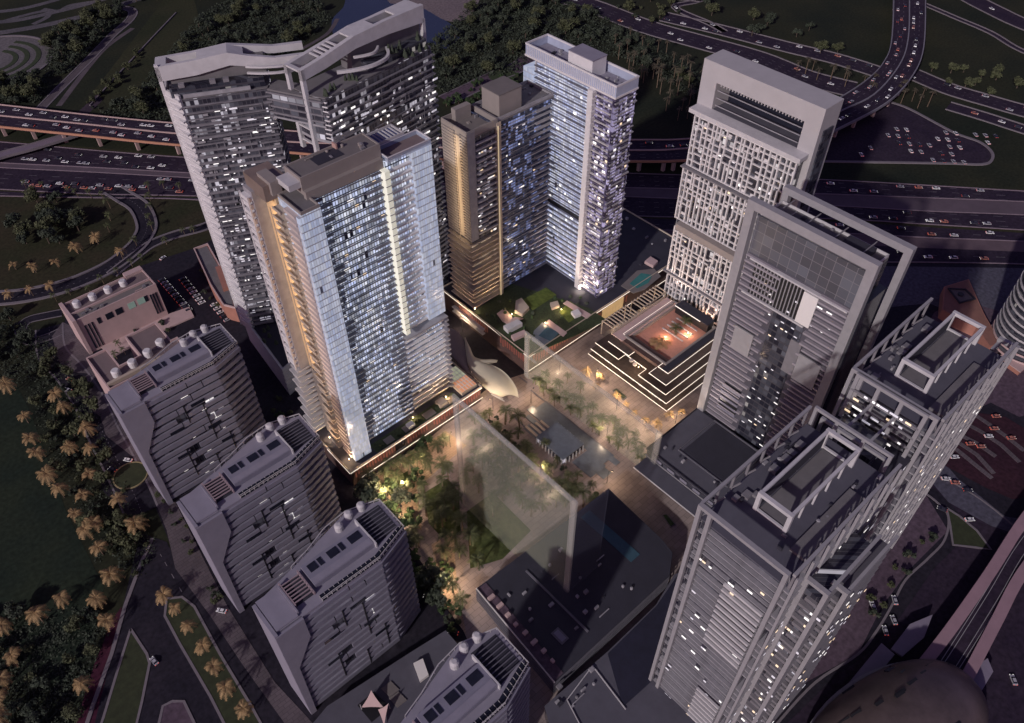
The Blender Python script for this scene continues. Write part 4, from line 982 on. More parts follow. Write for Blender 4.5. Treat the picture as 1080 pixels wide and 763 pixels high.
t = thing('pergola_court', 'low roof court with two crossed white shade sails between two white apartment blocks', 'roof court', (*W(410,720,8),0))
MB().prism([W(*p,8) for p in [(330,763),(345,745),(430,690),(470,665),(492,690),(440,740),(400,790),(340,800)]], 0, 8).build('roof', X['roofmid'], t)
MB().prism([W(*p,10) for p in [(436,700),(446,695),(452,712),(443,719)]], 8.3, 10.5).build('canopy', X['curtain'], t)
for q in ([(402,726),(412,718),(421,727),(411,735)],[(410,736),(420,729),(429,738),(419,746)]): MB().prism([W(*p,9) for p in q], 8.1, 8.5).build('planter', X['tanroof'], t)
t = thing('shade_sail', 'two crossed pale pink shade sails over a dark opening in the roof court', 'shade sail', (*W(398,744,10),8))
z=13
def sail(a, b, c, zs):
    m = MB(); A, B, Cc = (Vector((*W(*p,z), zz)) for p, zz in zip((a,b,c), zs)); g = (A+B+Cc)/3; n = 6; vs = []; fs = []
    for i in range(n+1):
        for j in range(n+1-i):
            u, v = i/n, j/n; p = A*(1-u-v)+B*u+Cc*v; e = min(u,v,1-u-v); k = .16*math.sin(math.pi*min(1,3*max(0,.34-e)))if e < .34 else 0
            p = p+(g-p)*(.0 if e > .3 else .12*(4*max(u*v,u*(1-u-v),v*(1-u-v)))); vs.append(p)
    idx = {}; c = 0
    for i in range(n+1):
        for j in range(n+1-i): idx[i,j] = c; c += 1
    for i in range(n):
        for j in range(n-i):
            fs.append((idx[i,j],idx[i+1,j],idx[i,j+1]))
            if j < n-i-1: fs.append((idx[i+1,j],idx[i+1,j+1],idx[i,j+1]))
    return m.add(vs, fs)
sail((392,730),(380,744),(404,744),(15,10,10)).build('sail', X['pink'], t); sail((398,746),(410,743),(404,763),(10,14,9)).build('sail', X['pink'], t)
MB().prism([W(*p,8.2) for p in [(377,744),(394,730),(408,742),(404,752),(392,762)]], 8.1, 8.25).build('opening', X['black'], t)
for p in ((392,730),(380,744),(410,743)): MB().cyl(*W(*p,13), 8, 14, .25, .15, 6).build('mast', X['slab'], t)

# ---------------------------------------------------------------- pink hotel wings
def tanks(t, pts, z, r=2.6):
    tk = None; L = t.location
    for x, y in pts:
        if tk is None:
            tk = MB().cyl(0,0,0,3.6,r,r,16).cyl(0,0,3.6,4.4,r,r*.75,16).build('water_tank', X['white'], t, world=False); tk.location = (x-L.x,y-L.y,z-L.z)
        else: dupobj(tk, (x-L.x,y-L.y,z-L.z), t)
t = thing('hotel', 'detached pink hotel with four round white roof tanks beside the turning circle', 'hotel', (74,505,0))
MB().box(45,494,0,103,517,29).build('wall', X['pink'], t)
MB().box(46,503,29,102,516,29.4).build('roof', X['pinkroof'], t); MB().box(46.5,495,29,101.5,502,29.5).build('roof', X['tanroof'], t)
MB().wall([(45.4,494.4),(102.6,494.4),(102.6,516.6),(45.4,516.6)], 29, 30.6, .8).build('parapet', X['pink'], t)
MB().box(45,502,29,103,503,31).build('parapet', X['pink'], t)
MB().box(43.6,493,0,46,518,31.4).build('pilaster', X['pink'], t); MB().box(90,515,29,103,520,31.5).build('pilaster', X['pink'], t)
for i, x in enumerate((58,64,71,80,87,92)): MB().box(x,493.8,20,x+(5 if i not in (0,5) else 2.5),494.1,25).build('window', X['darkglass'] if i not in (3,4) else mat('lit_green_window', (.3,.4,.35), .4, .1, .4, emit=(.6,1,.8), es=.07), t)
for x in (49,51.4,53.8,96,98,100): MB().box(x,493.7,2 if x<60 else 6,x+1.1,494.1,24).build('window', X['darkglass'], t)
tanks(t, ((53,509.5),(64,509.5),(75,509.5),(86,509.5)), 29.4)
MB().prism([W(*p) for p in [(105,365),(122,352),(200,325),(205,335),(160,355),(118,378)]], 0, 1.2).build('forecourt_step', X['pink'], t)
t = thing('hotel_wing', 'pink hotel wing with notched roof and four white tanks, abutting the topmost white apartment block', 'hotel', (54,388,0))
HP = 70
MB().box(33,371,0,80,385,HP).build('wall', X['pink'], t); MB().box(33,385,0,45,404,HP).build('wall', X['pink'], t); MB().box(57,385,0,76,406,HP).build('wall', X['pink'], t)
MB().box(33.6,371.6,HP,79.6,384.6,HP+.3).build('roof', X['pinkroof'], t); MB().box(33.6,385,HP,44.4,403,HP+.35).build('roof', X['pinkroof'], t); MB().box(57.6,385,HP,75.4,405.4,HP+.35).build('roof', X['pinkroof'], t)
MB().wall([(33.4,371.4),(79.6,371.4),(79.6,384.8),(75.6,384.8),(75.6,405.6),(57.4,405.6),(57.4,385),(44.6,385),(44.6,403.6),(33.4,403.6)], HP, HP+1.6, .8).build('parapet', X['pink'], t)
MB().box(34,374,HP,78,376,HP+2.4).build('roof_step', X['tanlight'], t)
tanks(t, ((41,380),(51,381),(61,383),(70,386)), HP+.3, 2.5)
t = thing('orange_annex', 'small orange walled annex half hidden behind the left sculptural tower', 'building', (*W(222,285,0),0))
q = [W(*p,14) for p in [(205,263),(219,258),(243,300),(248,325),(236,322),(222,300)]]
MB().prism(q, 0, 13.5).build('wall', X['terracotta'], t); MB().prism(grow(q,-1), 13.5, 13.8).build('roof', X['roof'], t); MB().wall(q, 13.5, 15, .8).build('parapet', X['pink'], t)
MB().prism([W(*p,14) for p in [(228,285),(236,283),(244,305),(236,308)]], 13.8, 17).build('roof_room', X['terracotta'], t)

# ---------------------------------------------------------------- pair of sculptural towers, upper left
t = thing('sculptural_tower', 'left tower of the ribboned grey pair, with a white finned left side', 'tower', (132,426,0), math.atan2(-32,67))
# local axes: x along the ribbon, y towards the back
zb = 190
facade = [(7,-9),(53,-9),(55,0),(55,13),(0,14),(0,0)]
MB().prism(facade, 24, zb).build('glass_body', X['g_dim'], t, world=False)
MB().prism(grow(facade,-.3), zb, zb+.6).build('roof', X['roof'], t, world=False)
r = random.Random(12); FS = []
for k in range(5):
    m = MB(); x = 6.4
    while x < 53:
        l = r.uniform(8,22); e = min(53.6, x+l); d = r.uniform(.4,1.7); m.box(x,-9-d,0,e,-8,r.choice((.6,.6,1.3))); x = e+(r.uniform(0,2) if r.random()<.5 else 0)
    m.prism([(53,-10),(56.2,.6),(56.2,4),(54,4),(53,-6)], 0, .6); FS.append(m)
floors(t, 'balcony', FS, X['slabL'], 26, zb-3, 3.9, local=True, pick=lambda k: (k*13//5)%5)
X['part'] = X['slabL']
lit_windows(t, 'y', 90, 8, 53, 27, zb-6, 3.9, -9.9, ('part',), 'partition', .3, .5, 3.8, 19, True, 1.9)
lit_windows(t, 'y', 60, 8, 53, 27, zb-6, 3.9, -9.6, ('slabgrey',), 'balustrade', 2, 4, 1.3, 20, True, 1.2)
m = MB().prism([(-.6,-.4),(6.8,-9.9),(7.8,-9),(.6,.6),(.6,14),(-.6,14)], 20, zb+3); m.build('fin_wall', X['white2'], t, world=False)
ff = [MB().prism([(-1.2,-.8),(6.2,-11.4),(7.2,-9.6),(-.4,0),(-.4,13.6),(-1.2,13.6)], 0, 1.0), MB().prism([(-1.0,-.6),(5.4,-12.2),(7.2,-9.6),(-.4,0),(-.4,13.6),(-1.0,13.6)], 0, .8)]
floors(t, 'fin', ff, X['white'], 26, zb, 3.9, local=True)
MB().box(-1.6,-1.4,22,.4,.6,207).build('fin_post', X['white'], t, world=False)
def ribbon(y0, y1, prof, name='ribbon', th=2.0, m='white2'):
    """roof ribbon: a band following the roof profile, y0..y1 deep; prof = (x, z, drop)"""
    mb = MB(); n = len(prof); vs = []
    for x, z, d in prof: vs += [(x,y0,z),(x,y1,z),(x,y1,z-d),(x,y0,z-d)]
    fs = [(4*i+j,4*(i+1)+j,4*(i+1)+(j+1)%4,4*i+(j+1)%4) for i in range(n-1) for j in range(4)]+[(0,1,2,3),(4*n-1,4*n-2,4*n-3,4*n-4)]
    return mb.add(vs, fs).build(name, X[m], t, world=False)
ribbon(-1.4,.9, [(-1.6,206,8),(18,207,8),(36,209,7),(46,206,6),(60,203,6),(76,203,6)])
ribbon(11,13.5, [(-1.6,205,6),(18,206,6),(36,208,5),(60,204,4),(76,204,4)])
ribbon(.9,11, [(-1.6,205.4,1),(4,205.5,1)], 'ribbon_bridge'); ribbon(.9,11, [(20,206.5,1),(36,208.2,1),(44,206,1)], 'ribbon_bridge')
MB().box(3,-7,zb+.6,52,-1.4,zb+6).build('roof_storey', X['g_dark'], t, world=False)
MB().box(9,-9.4,zb+1,44,-8.6,zb+3).build('roof_storey_band', X['slabgrey'], t, world=False)
MB().box(4,1,zb+.6,54,11,zb+12).build('roof_house', X['roof'], t, world=False)
for x in (8,24,31): MB().box(x,-7.6,zb+6,x+3,-5,zb+8).build('roof_unit', X['frame2'], t, world=False)
for k, (zz, w0) in enumerate(((200,4.5),(196.5,6.0))):
    c = spline([(44,-2),(52,-5),(62,-6.5),(72,-5),(80,-3)], 4); band(c, zz, zz+1.0, 1.4).build('curved_canopy', X['white2'], t, world=False)
lit_windows(t, 'y', 100, 9, 52, 28, zb-4, 3.9, -9.9, ('lit','litdim','lit'), seed=15, local=True, wmax=4.2, wmin=.8, h=1.0, zoff=1.8)
lit_windows(t, 'y', 60, 9, 52, 28, zb-4, 3.9, -9.5, ('litdim','litdim'), seed=16, local=True, wmax=3, wmin=.8, h=2.4, zoff=2)
t1 = t
t = thing('podium_wing', 'angled pale podium with sunken dark terrace at the foot of the left ribboned tower', 'podium', (138,405,0))
q = [W(255,333,24),W(298,391,24),W(318,374,24),W(322,350,24),W(300,310,24),W(262,300,24)]
MB().prism(q, 0, 23.5).build('wall', X['white2'], t); MB().prism(grow(q,-1.5), 23.5, 23.8).build('roof', X['roofdark'], t); MB().wall(q, 23.5, 25.5, .9).build('parapet', X['white2'], t)
for z in (5,9,13,17,21): MB().beam((*W(297,391.5,24),z),(*W(319,374,24),z),.8,.6).build('louvre', X['slab'], t)
for i in range(6):
    x, y = W(r.uniform(278,300), r.uniform(345,368), 24); MB().cyl(x,y,23.8,27,1.6,.6,7).build('shrub', X['leaf'], t)

t = thing('sculptural_tower', 'right tower of the ribboned grey pair, framed by slanted white ribbons over a roof garden', 'tower', (187,374,0), math.atan2(10,88))
zb = 190
lower = [(26,-12),(84,-9),(89,0),(89,13),(26,13)]; upper = [(4,-11),(84,-9),(89,0),(89,13),(0,13),(0,0)]
MB().prism(lower, 0, 165).build('glass_body', X['g_dim'], t, world=False); MB().prism(upper, 165, zb).build('glass_body', X['g_dim'], t, world=False)
MB().prism(grow(upper,-.3), zb, zb+.6).build('roof', X['roof'], t, world=False)
MB().prism(grow(upper,.3), 163.4, 165).build('overhang_soffit', X['slabgrey'], t, world=False)
FS = []; FU = []
for k in range(5):
    m = MB(); mu = MB(); x = 4
    while x < 86:
        l = r.uniform(8,20); e = min(86, x+l); d = r.uniform(.5,2.2); y = -11+.025*(x-4)
        mu.box(x,y-d,0,e,y+.8,r.choice((.6,.6,1.3)))
        if x > 26: m.box(x,y-d,0,e,y+.8,r.choice((.6,.6,1.3)))
        x = e+(r.uniform(0,2) if r.random()<.5 else 0)
    for q in (m,mu): q.prism([(84,-10),(91.5,-1),(91.5,13),(89,13),(89,0),(84,-8)], 0, .9)
    FS.append(m); FU.append(mu)
floors(t, 'balcony', FS, X['slabL'], 20, 162, 3.9, local=True, pick=lambda k: (k*13//5)%5); floors(t, 'balcony', FU, X['slabL'], 166, zb-2, 3.9, local=True, pick=lambda k: (k*13//5)%5)
lit_windows(t, 'y', 80, 28, 84, 30, zb-6, 3.9, -11.4, ('part',), 'partition', .3, .5, 3.8, 21, True, 1.9)
lit_windows(t, 'y', 50, 28, 84, 30, zb-6, 3.9, -11.6, ('slabgrey',), 'balustrade', 2, 4, 1.3, 22, True, 1.2)
def uprib(x0, y0, y1, z0, z1): return MB().box(x0,y0,z0,x0+2.2,y1,z1)
uprib(-1.6,-1.6,1,150,205).build('ribbon_leg', X['white2'], t, world=False); uprib(-1.6,11,13.6,155,204).build('ribbon_leg', X['white2'], t, world=False)
for z in (160,169,178,188): MB().box(-1,1,z,.5,11,z+.8).build('ribbon_tie', X['white2'], t, world=False)
m = MB()
for i in range(9): m.prism([(.6,-1),(1.4,-1),(5,-11),(4,-11.4)], 166+i*2.7, 166.8+i*2.7)
m.build('side_fins', X['white'], t, world=False)
ribbon(-1.6,1.0, [(-1.6,205,6),(14,207,6.5),(36,211,7),(60,212,8),(88,212,10)]); ribbon(11,13.5, [(-1.6,204,5),(30,208,5),(44,210,6),(60,210,3),(88,211,6)])
ribbon(1,11, [(-1.6,204.4,1),(1,204.4,1)], 'ribbon_bridge'); ribbon(1,11, [(36,209.6,1),(54,210.4,1)], 'ribbon_bridge'); ribbon(1,11, [(70,211,1),(88,211.2,1)], 'ribbon_bridge')
for i in range(5): ribbon(1,11, [(14+i*3,205.6+i*.6,.6),(15+i*3,205.8+i*.6,.6)], 'ribbon_slat')
MB().box(86.4,-1.6,185,88.6,1,204).build('ribbon_leg', X['white2'], t, world=False)
MB().box(34,1,zb+.6,86,11,zb+14).build('roof_house', X['roof'], t, world=False); MB().box(40,-6,zb+.6,84,1,zb+5).build('roof_storey', X['g_dark'], t, world=False)
for i in range(26):
    x = r.choice((r.uniform(5,30), r.uniform(55,84))); y = r.uniform(-9.5,-3) ; z = zb+.6 if x < 40 or y < -6 else zb+5
    MB().cyl(x,y,z,z+r.uniform(2,5),r.uniform(.9,1.8),.3,7).build('shrub', X['leaf'], t, world=False)
c = spline([(20,-3),(28,-8),(38,-11.5),(48,-11),(54,-7),(58,-1)], 4); band(c, zb+6, zb+7.6, 1.6).build('curved_canopy', X['white2'], t, world=False)
c = spline([(34,-1),(40,-4),(46,-5),(52,-1)], 4); band(c, zb+9, zb+10.2, 1.2).build('curved_canopy', X['white2'], t, world=False)
lit_windows(t, 'y', 90, 28, 84, 30, zb-4, 3.9, -12.2, ('lit','litdim','lit'), seed=17, local=True, wmax=4.2, wmin=.8, h=1.1, zoff=1.8)
lit_windows(t, 'y', 14, 6, 26, 162, zb-3, 3.9, -12.4, ('lit','litdim'), seed=18, local=True, wmax=3, wmin=.8, h=1.1, zoff=1.8)
t = thing('sky_bridge', 'glazed bridge high up linking the two ribboned grey towers', 'bridge', (190,380,150))
q = [(174.5,397.5),(190.5,366),(194,374),(192,388),(184,402)]
MB().prism(q, 174, 189).build('glass_body', X['g_dim'], t); MB().prism(grow(q,.4), 173, 174).build('soffit', X['slabgrey'], t); MB().prism(grow(q,.2), 189, 190).build('roof', X['roof'], t)
floors(t, 'floor_edge', [MB().wall(grow(q,.5), 0, .9, .8)], X['slabL'], 176, 189, 3.9)

# ---------------------------------------------------------------- terraced restaurant building with palm courtyard
t = thing('terraced_building', 'stepped terrace building with white lit floor edges and a terracotta palm courtyard on top', 'building', (338,220,0))
tiers = [(0,4.2,[(300,186),(366,186),(366,256),(300,256)]), (5.2,9,[(301,188),(366,188),(366,255),(301,255),(301,236),(301,218)]),
         (10,13.6,[(303,191),(366,191),(366,254),(304,254),(304,233),(311,233),(311,214),(303,214)]), (14.6,18,[(306,194),(366,194),(366,246),(308,246),(308,228),(316,228),(316,208),(306,208)]),
         (19,21.5,[(312,198),(368,198),(368,242),(318,242),(318,206),(312,206)])]
for i, (z0, z1, q) in enumerate(tiers):
    if i < 4: MB().prism(grow(q,-2.2), z0, z1).build('storey', X['g_warm' if i in (1,2) else 'brownwall'], t)
    else:
        MB().box(313,199,z0,322,241,z1).build('storey', X['brownwall'], t); MB().box(322,199,z0,368,205,z1).build('storey', X['brownwall'], t); MB().box(322,237,z0,368,241,z1).build('storey', X['tan'], t)
    MB().prism(q, z1, z1+.5).build('terrace_slab', mat('dark_timber_deck_%d'%i, ((.085,.06,.05),(.11,.08,.065))[i%2], .7, .3, .4), t) if i < 4 else None
    m = MB(); qq = grow(q,.25)
    for k in range(len(qq)):
        a, b = qq[k], qq[(k+1)%len(qq)]
        if max(a[0],b[0]) > 340 and abs(a[0]-b[0]) < 1: continue
        if min(a[1],b[1]) > 246: continue
        m.wall([a,b], z1+.15, z1+.6, .28, False)
    m.build('edge_light', X['striplight'], t)
MB().box(322,205,18.6,366,237,18.9).build('courtyard_floor', mat('terracotta_paving', (.50,.25,.19), .8, .12, .4), t)
MB().wall([(317,204),(368,204),(368,239.5),(317,239.5)], 21.5, 23, 1.2).build('courtyard_rim', X['tan'], t)
MB().box(312,238,21.5,368,247,22).build('roof_walk', X['pink'], t); MB().box(312,199,21.5,368,203.6,22).build('roof_walk', X['roofdark'], t)
MB().wall([(311.6,247.4),(366,247.4)], 22, 24.2, .5, False).build('rail', X['tanlight'], t)
for i in range(5): MB().box(344+i*5,212,19,345+i*5,230,19.4).build('bench', X['slab'], t)
for x,y in ((308,222),(309,226)): MB().cyl(x,y,14.2,15,1.5,1.5,12).build('round_sofa', X['white'], t)
MB().box(362,206,20,368,234,27).build('bar_pavilion', X['black'], t); MB().box(361,206,27,369,234,27.6).build('bar_roof', X['roofdark'], t)
MB().box(360.6,212,27.0,361,234,27.5).build('edge_light', X['striplight'], t)
for (x0,y0,x1,y1) in ((318,250,342,262),(348,252,374,262)):
    p = thing('pergola', 'timber pergola beside the terraced building, %s of the two' % ('nearer the garden podium' if x0 < 330 else 'nearer the lattice tower'), 'pergola', ((x0+x1)/2,(y0+y1)/2,13), 0, 'pergolas beside the terraced building')
    m = MB()
    for i in range(9): x = x0+i*(x1-x0)/8; m.box(x-.3,y0,20,x+.3,y1,20.7)
    m.build('rafters', X['tanlight'], p)
    MB().box(x0-.5,y0,19.2,x1+.5,y0+.6,20).box(x0-.5,y1-.6,19.2,x1+.5,y1,20).build('beam', X['tanlight'], p)
    for x in (x0,x1):
        for y in (y0+.3,y1-.3): MB().box(x-.3,y-.3,8,x+.3,y+.3,19.2).build('post', X['tanlight'], p)
    MB().box(x0,y0+1,7.5,x1,y1-1,8).build('deck', X['tanroof'], p)

# ---------------------------------------------------------------- dark podium under the framed office tower
t = thing('dark_podium', 'low dark podium with sunken square roof court between the plaza and the office tower', 'podium', (284,130,0))
MB().box(257,84,0,306,167,19).build('wall', X['g_dark'], t)
MB().box(256.6,83.6,19,304.4,167.4,19.5).build('roof', X['roofmid'], t)
MB().box(272,120,19.5,303,152,19.8).build('court_rim', X['roofdark'], t)
MB().wall([(256.8,84),(256.8,167.2),(304,167.2)], 19.5, 20.6, .5, False).build('parapet', X['roofdark'], t)
MB().wall([(270,118),(304,118),(304,154),(270,154)], 19.5, 20.4, .5).build('court_kerb', X['slabdark'], t)
MB().box(245,112,13,256.6,166,13.6).build('canopy', X['roofmid'], t); MB().box(244.6,112,13.1,245,166,13.8).build('canopy_edge', X['white2'], t)
MB().box(256,90,9,256.6,167,9.5).build('ledge', X['slabgrey'], t); MB().box(256,90,14.6,256.6,167,15).build('ledge', X['slabgrey'], t)
for i in range(7): MB().box(256.2,98+i*9.5,16,256.5,103+i*9.5,18).build('window', X['block'], t)

# ---------------------------------------------------------------- glass ghost volumes on the plaza
t = thing('dark_plinth_building', 'low dark glass building in the plaza with a pinkish terrace along its left edge', 'building', (170,137,0))
q = [(120,105),(205,105),(217,113),(219,122),(222,165),(124,168)]
MB().prism(grow(q,-1), 0, 14).build('wall', X['g_dark'], t)
MB().prism(q, 14, 14.6).build('roof', X['roofdark'], t)
for z in (2.6,5.2,7.8,10.4,12.6): MB().wall(q, z, z+.45, .5).build('floor_edge', X['slabdark'], t)
MB().prism([(120.5,105.5),(126.5,105.5),(130,167),(124.4,167.4)], 14.6, 15).build('terrace', X['pavepurple'], t)
MB().wall([(120,105),(124,168)], 14.6, 16, .4, False).build('terrace_rail', X['slab'], t)
for i in range(8): MB().box(124+rnd.random()*2,112+i*6.5,15,126.5+rnd.random()*2,114+i*6.5,16.6).build('planter', X['pink'], t)
MB().box(196,124,14.6,203,162,14.9).build('pool', X['bluewater'], t); MB().box(150,112,14.6,151,158,15.4).build('roof_joint', X['slabdark'], t)
MB().box(136,116,14.6,141,124,15).build('roof_hatch', X['slabdark'], t); MB().box(137,117,15,140,123,15.3).build('hatch_lid', X['block'], t)
def screen(name, label, x, y0, y1, z0, z1, fwid, m2='ghost'):
    t = thing(name, label, 'glass screen', (x,(y0+y1)/2,0), 0, 'glass screens flanking the plaza')
    MB().box(x-.3,y0+fwid,z0,x+.3,y1-fwid,z1-fwid).build('glass_pane', X[m2], t)
    MB().box(x-.6,y1-fwid,z0,x+.6,y1,z1).box(x-.6,y0,z0,x+.6,y0+fwid,z1).box(x-.6,y0+fwid,z1-fwid*.8,x+.6,y1-fwid,z1).build('frame', X['ghostframe'], t)
    return t
t = screen('glass_screen', 'tall pale see-through glass wall rising from the dark plinth building, left of the plaza', 158.5, 134, 222.5, .3, 97, 3.4)
MB().box(159.2,134.2,15,181,134.8,86).build('return_pane', X['ghostdark'], t)
t = screen('glass_screen', 'lower see-through glass wall along the right of the plaza, in front of the palms', 256, 158.5, 273.5, .3, 42, 3.6)
MB().box(255.2,262.5,20.5,256.8,272,21.3).build('transom', X['ghostframe'], t)

t = thing('low_annex', 'flat dark roofed annex with thin white edge lines below the near framework tower', 'building', (*W(650,740,0),0))
q = [W(*p,12) for p in [(575,745),(640,689),(692,639),(712,606),(735,600),(760,680),(790,790),(590,800)]]
MB().prism(q, 0, 11.4).build('wall', X['g_dark'], t); MB().prism(grow(q,.3), 11.4, 12).build('roof', X['roofmid'], t)
MB().prism([W(*p,12) for p in [(641,690),(692,640),(714,608),(728,600),(722,640),(687,719),(657,746)]], 12, 12.3).build('roof_court', mat('navy_roof', (.02,.02,.04), .7, .2, .2), t)
m = MB(); m.beam((*W(625,702,13),12.6),(*W(660,748,13),12.6),.5); m.beam((*W(598,738,13),12.6),(*W(625,702,13),12.6),.4); m.beam((*W(598,738,13),12.6),(*W(620,780,13),12.6),.4); m.build('roof_edge', X['white2'], t)

# ---------------------------------------------------------------- curved shell canopy and plaza pool
t = thing('shell_canopy', 'sweeping cream shell canopy with a mauve wave roof between the two lit podiums', 'canopy', (*W(515,395,0),0))
rowsL = [((490,358),(491.5,359)),((491,368),(496,367)),((492,376),(500,376)),((493.5,384),(508,381)),((497,391),(519,385)),((502,399),(530,391)),((509,407),(539,400)),((518,414),(545,410)),((529,419),(547,419))]
def loft(rowsL, zs, n=8, th=.5, sag=2.5):
    rr = spline([(a[0],a[1],b[0],b[1],z) for (a,b),z in zip(rowsL,zs)], 4); mb = MB(); vs = []
    for j, (ax,ay,bx,by,z) in enumerate(rr):
        A = Vector(W(ax,ay,z)); B = Vector(W(bx,by,z))
        for i in range(n+1):
            u = i/n; p = A*(1-u)+B*u; vs.append((p.x,p.y,z+sag*math.sin(math.pi*u)))
    M_ = len(rr); N = n+1; top = [(j*N+i,j*N+i+1,(j+1)*N+i+1,(j+1)*N+i) for j in range(M_-1) for i in range(n)]
    o = len(vs); vs2 = [(x,y,z-th) for x,y,z in vs]; fs = top+[tuple(k+o for k in f)[::-1] for f in top]
    for j in range(M_-1):
        for i in (0,n): fs.append((j*N+i,(j+1)*N+i,(j+1)*N+i+o,j*N+i+o))
    for i in range(n):
        for j in (0,M_-1): fs.append((j*N+i,j*N+i+1,j*N+i+1+o,j*N+i+o))
    mb.add(vs+vs2, fs); return mb
def smooth(ob):
    for p in ob.data.polygons: p.use_smooth = True
    return ob
smooth(loft(rowsL, [13,12.5,12,11,10.5,10,9,7,4]).build('shell', X['shell'], t))
smooth(loft([((498,376),(498,381)),((508,379),(508,383.5)),((518,379),(517,383)),((525,380),(524,382))], [12,12,12,12], 4, .4, .3).build('shell_arm', X['shell'], t))
smooth(loft([((463,343),(484,350)),((466,352),(489,360)),((469,362),(491,372)),((473,371),(492.5,382)),((482,382),(495,391)),((490,392),(498.5,397))], [12,12,12,11.6,11.2,11], 6, .4, .8).build('wave_roof', X['shellroof'], t))
m = MB()
for i in range(5): m.beam((*W(512+i*1.5,408+i*2.2,4),5),(*W(526+i*1.5,413+i*2.2,4),2.5),.5)
m.build('canopy_steps', X['slab'], t)
for p in ((497,392),(512,404),(540,412),(486,372)): MB().cyl(*W(*p,0),0,9 if p[0]<520 else 5,.5,.4,8).build('column', X['slab'], t)
t = thing('plaza_pavilion', 'grey flat roofed water pavilion on slim columns beside the stepped plaza pool', 'pavilion', (232,213,0))
MB().prism([(222,202),(240,202),(240,226),(222,226)], 5.4, 6.2).build('roof', X['poolgrey'], t)
MB().prism([(222.6,202.6),(239.4,202.6),(239.4,225.4),(222.6,225.4)], .2, 5.4).build('glass_wall', X['g_dim'], t)
col_ = MB().box(-.3,-.3,.2,.3,.3,5.4).build('column', X['slab'], t, world=False); first = True
for i in range(9):
    for x in (221.6,240.4):
        loc = (x-232, 203+i*2.8-213, 0)
        if first: col_.location = loc; first = False
        else: dupobj(col_, loc, t)
for i in range(6): dupobj(col_, (224+i*3-232, 201.4-213, 0), t)
t = thing('plaza_pool', 'shallow stepped blue grey pool with jagged edges in the middle of the plaza', 'pool', (236,215,0))
m = MB()
for (x0,y0,x1,y1) in ((241.5,186,251,247),(228,184,241.5,200),(233,178,240,184),(236,228,241.5,250),(224,228,229,240),(231,228,234.5,246),(246,180,250,186)): m.box(x0,y0,.05,x1-.01,y1-.01,.32)
m.build('water', X['poolgrey'], t)
for i in range(4): MB().box(225+i*3.4,228.5,.3,226.8+i*3.4,240-i,.75).build('step', X['tanlight'], t)
t = thing('lawn_patch', 'small bright green planting square in the paving by the annex', 'planter', (*W(706,549,0),0))
q = [W(*p) for p in [(698,544),(703,543),(712,554),(707,557)]]
MB().prism(q, .1, .7).build('kerb', X['kerb'], t); MB().prism(grow(q,-.4), .7, .95).build('turf', X['leaf3'], t)
t = thing('planter', 'dark rectangular bench planter on the paving before the terraced building', 'planter', (*W(653,417,0),0))
MB().prism([W(*p) for p in [(646,413),(650,411),(661,420),(657,423)]], .1, 1.2).build('box', X['slabdark'], t)
MB().prism(grow([W(*p) for p in [(646,413),(650,411),(661,420),(657,423)]],-.4), 1.2, 1.5).build('planting', X['leaf'], t)
gm = ground_mat('garden_lawn', (.05,.065,.022), (.075,.09,.035), .15)
area('plaza_lawn', [(448,520),(472,505),(484,520),(486,560),(470,572),(452,552)], .1, gm)
area('plaza_lawn', [(492,540),(520,520),(560,560),(530,590),(496,600)], .1, gm)
area('plaza_lawn', [(398,545),(418,562),(440,600),(432,612),(405,575)], .1, gm)
area('plaza_lawn', [(404,512),(430,497),(436,506),(412,524)], .1, gm)
area('plaza_walk', [(392,505),(470,455),(492,470),(440,515),(445,560),(400,540)], .09, paving_mat('warm_paving', (.42,.30,.21), 3, .1))
area('plaza_walk', [(455,575),(478,560),(482,620),(492,670),(470,640)], .09, bpy.data.materials['warm_paving'])
for a, b in (((400,515),(418,540)),((440,470),(452,490)),((425,480),(440,500)),((540,438),(575,470)),((560,412),(640,475)),((548,398),(556,404))):
    k = MB(); band(pxl([a,b]), .1, .35, .9, k); struct('paving_channel', k, X['slabdark'])

# ---------------------------------------------------------------- right edge: round tower, orange court house, metro viaduct, domed station
t = thing('round_tower', 'round tower of stacked curved balcony rings cut by the right edge', 'tower', (*W(1104,330,30),0))
cx1, cy1 = t.location.x, t.location.y
MB().cyl(cx1,cy1,0,62,24,24,40).build('glass_body', X['g_dark'], t)
for i in range(10):
    z = 4+i*5.2; q = arc(cx1,cy1,29-.25*i,25,0,351,40); MB().prism(q, z, z+.4).build('floor_slab', X['slabdark'], t); MB().wall(q, z+.4, z+1.7, .5).build('ring_parapet', X['pink'] if i<2 else X['slab'], t)
for i in range(4):
    z = 58+i*4.6; q = arc(cx1+6,cy1+4,21-.6*i,17,0,351,36); MB().prism(q, z, z+1.2).build('floor_slab', X['slabgrey'], t)
MB().cyl(cx1+6,cy1+4,58,78,17,17,30).build('glass_drum', X['g_dark'], t)
t = thing('court_house', 'low orange walled house with a diamond shaped courtyard, below the highway at right', 'house', (*W(1008,310,0),0))
q = [W(*p,9) for p in [(996,302),(1022,294),(1038,330),(1056,362),(1044,366),(1030,345),(1010,336),(994,326)]]
MB().prism(q, 0, 8.5).build('wall', X['terracotta'], t); MB().prism(grow(q,-.8), 8.5, 8.8).build('roof', mat('orange_brown_roof', (.26,.13,.10), .8, .12, .2), t)
q = [W(*p,9) for p in [(1000,305),(1018,306),(1028,316),(1012,320)]]
MB().wall(q, 8.8, 10, .8).build('court_rim', X['roofdark'], t); MB().prism(q, 8.81, 8.95).build('court', X['tanroof'], t); MB().cyl(*W(1013,311,9),8.9,9.8,2.2,2.2,10).build('fountain', X['black'], t)
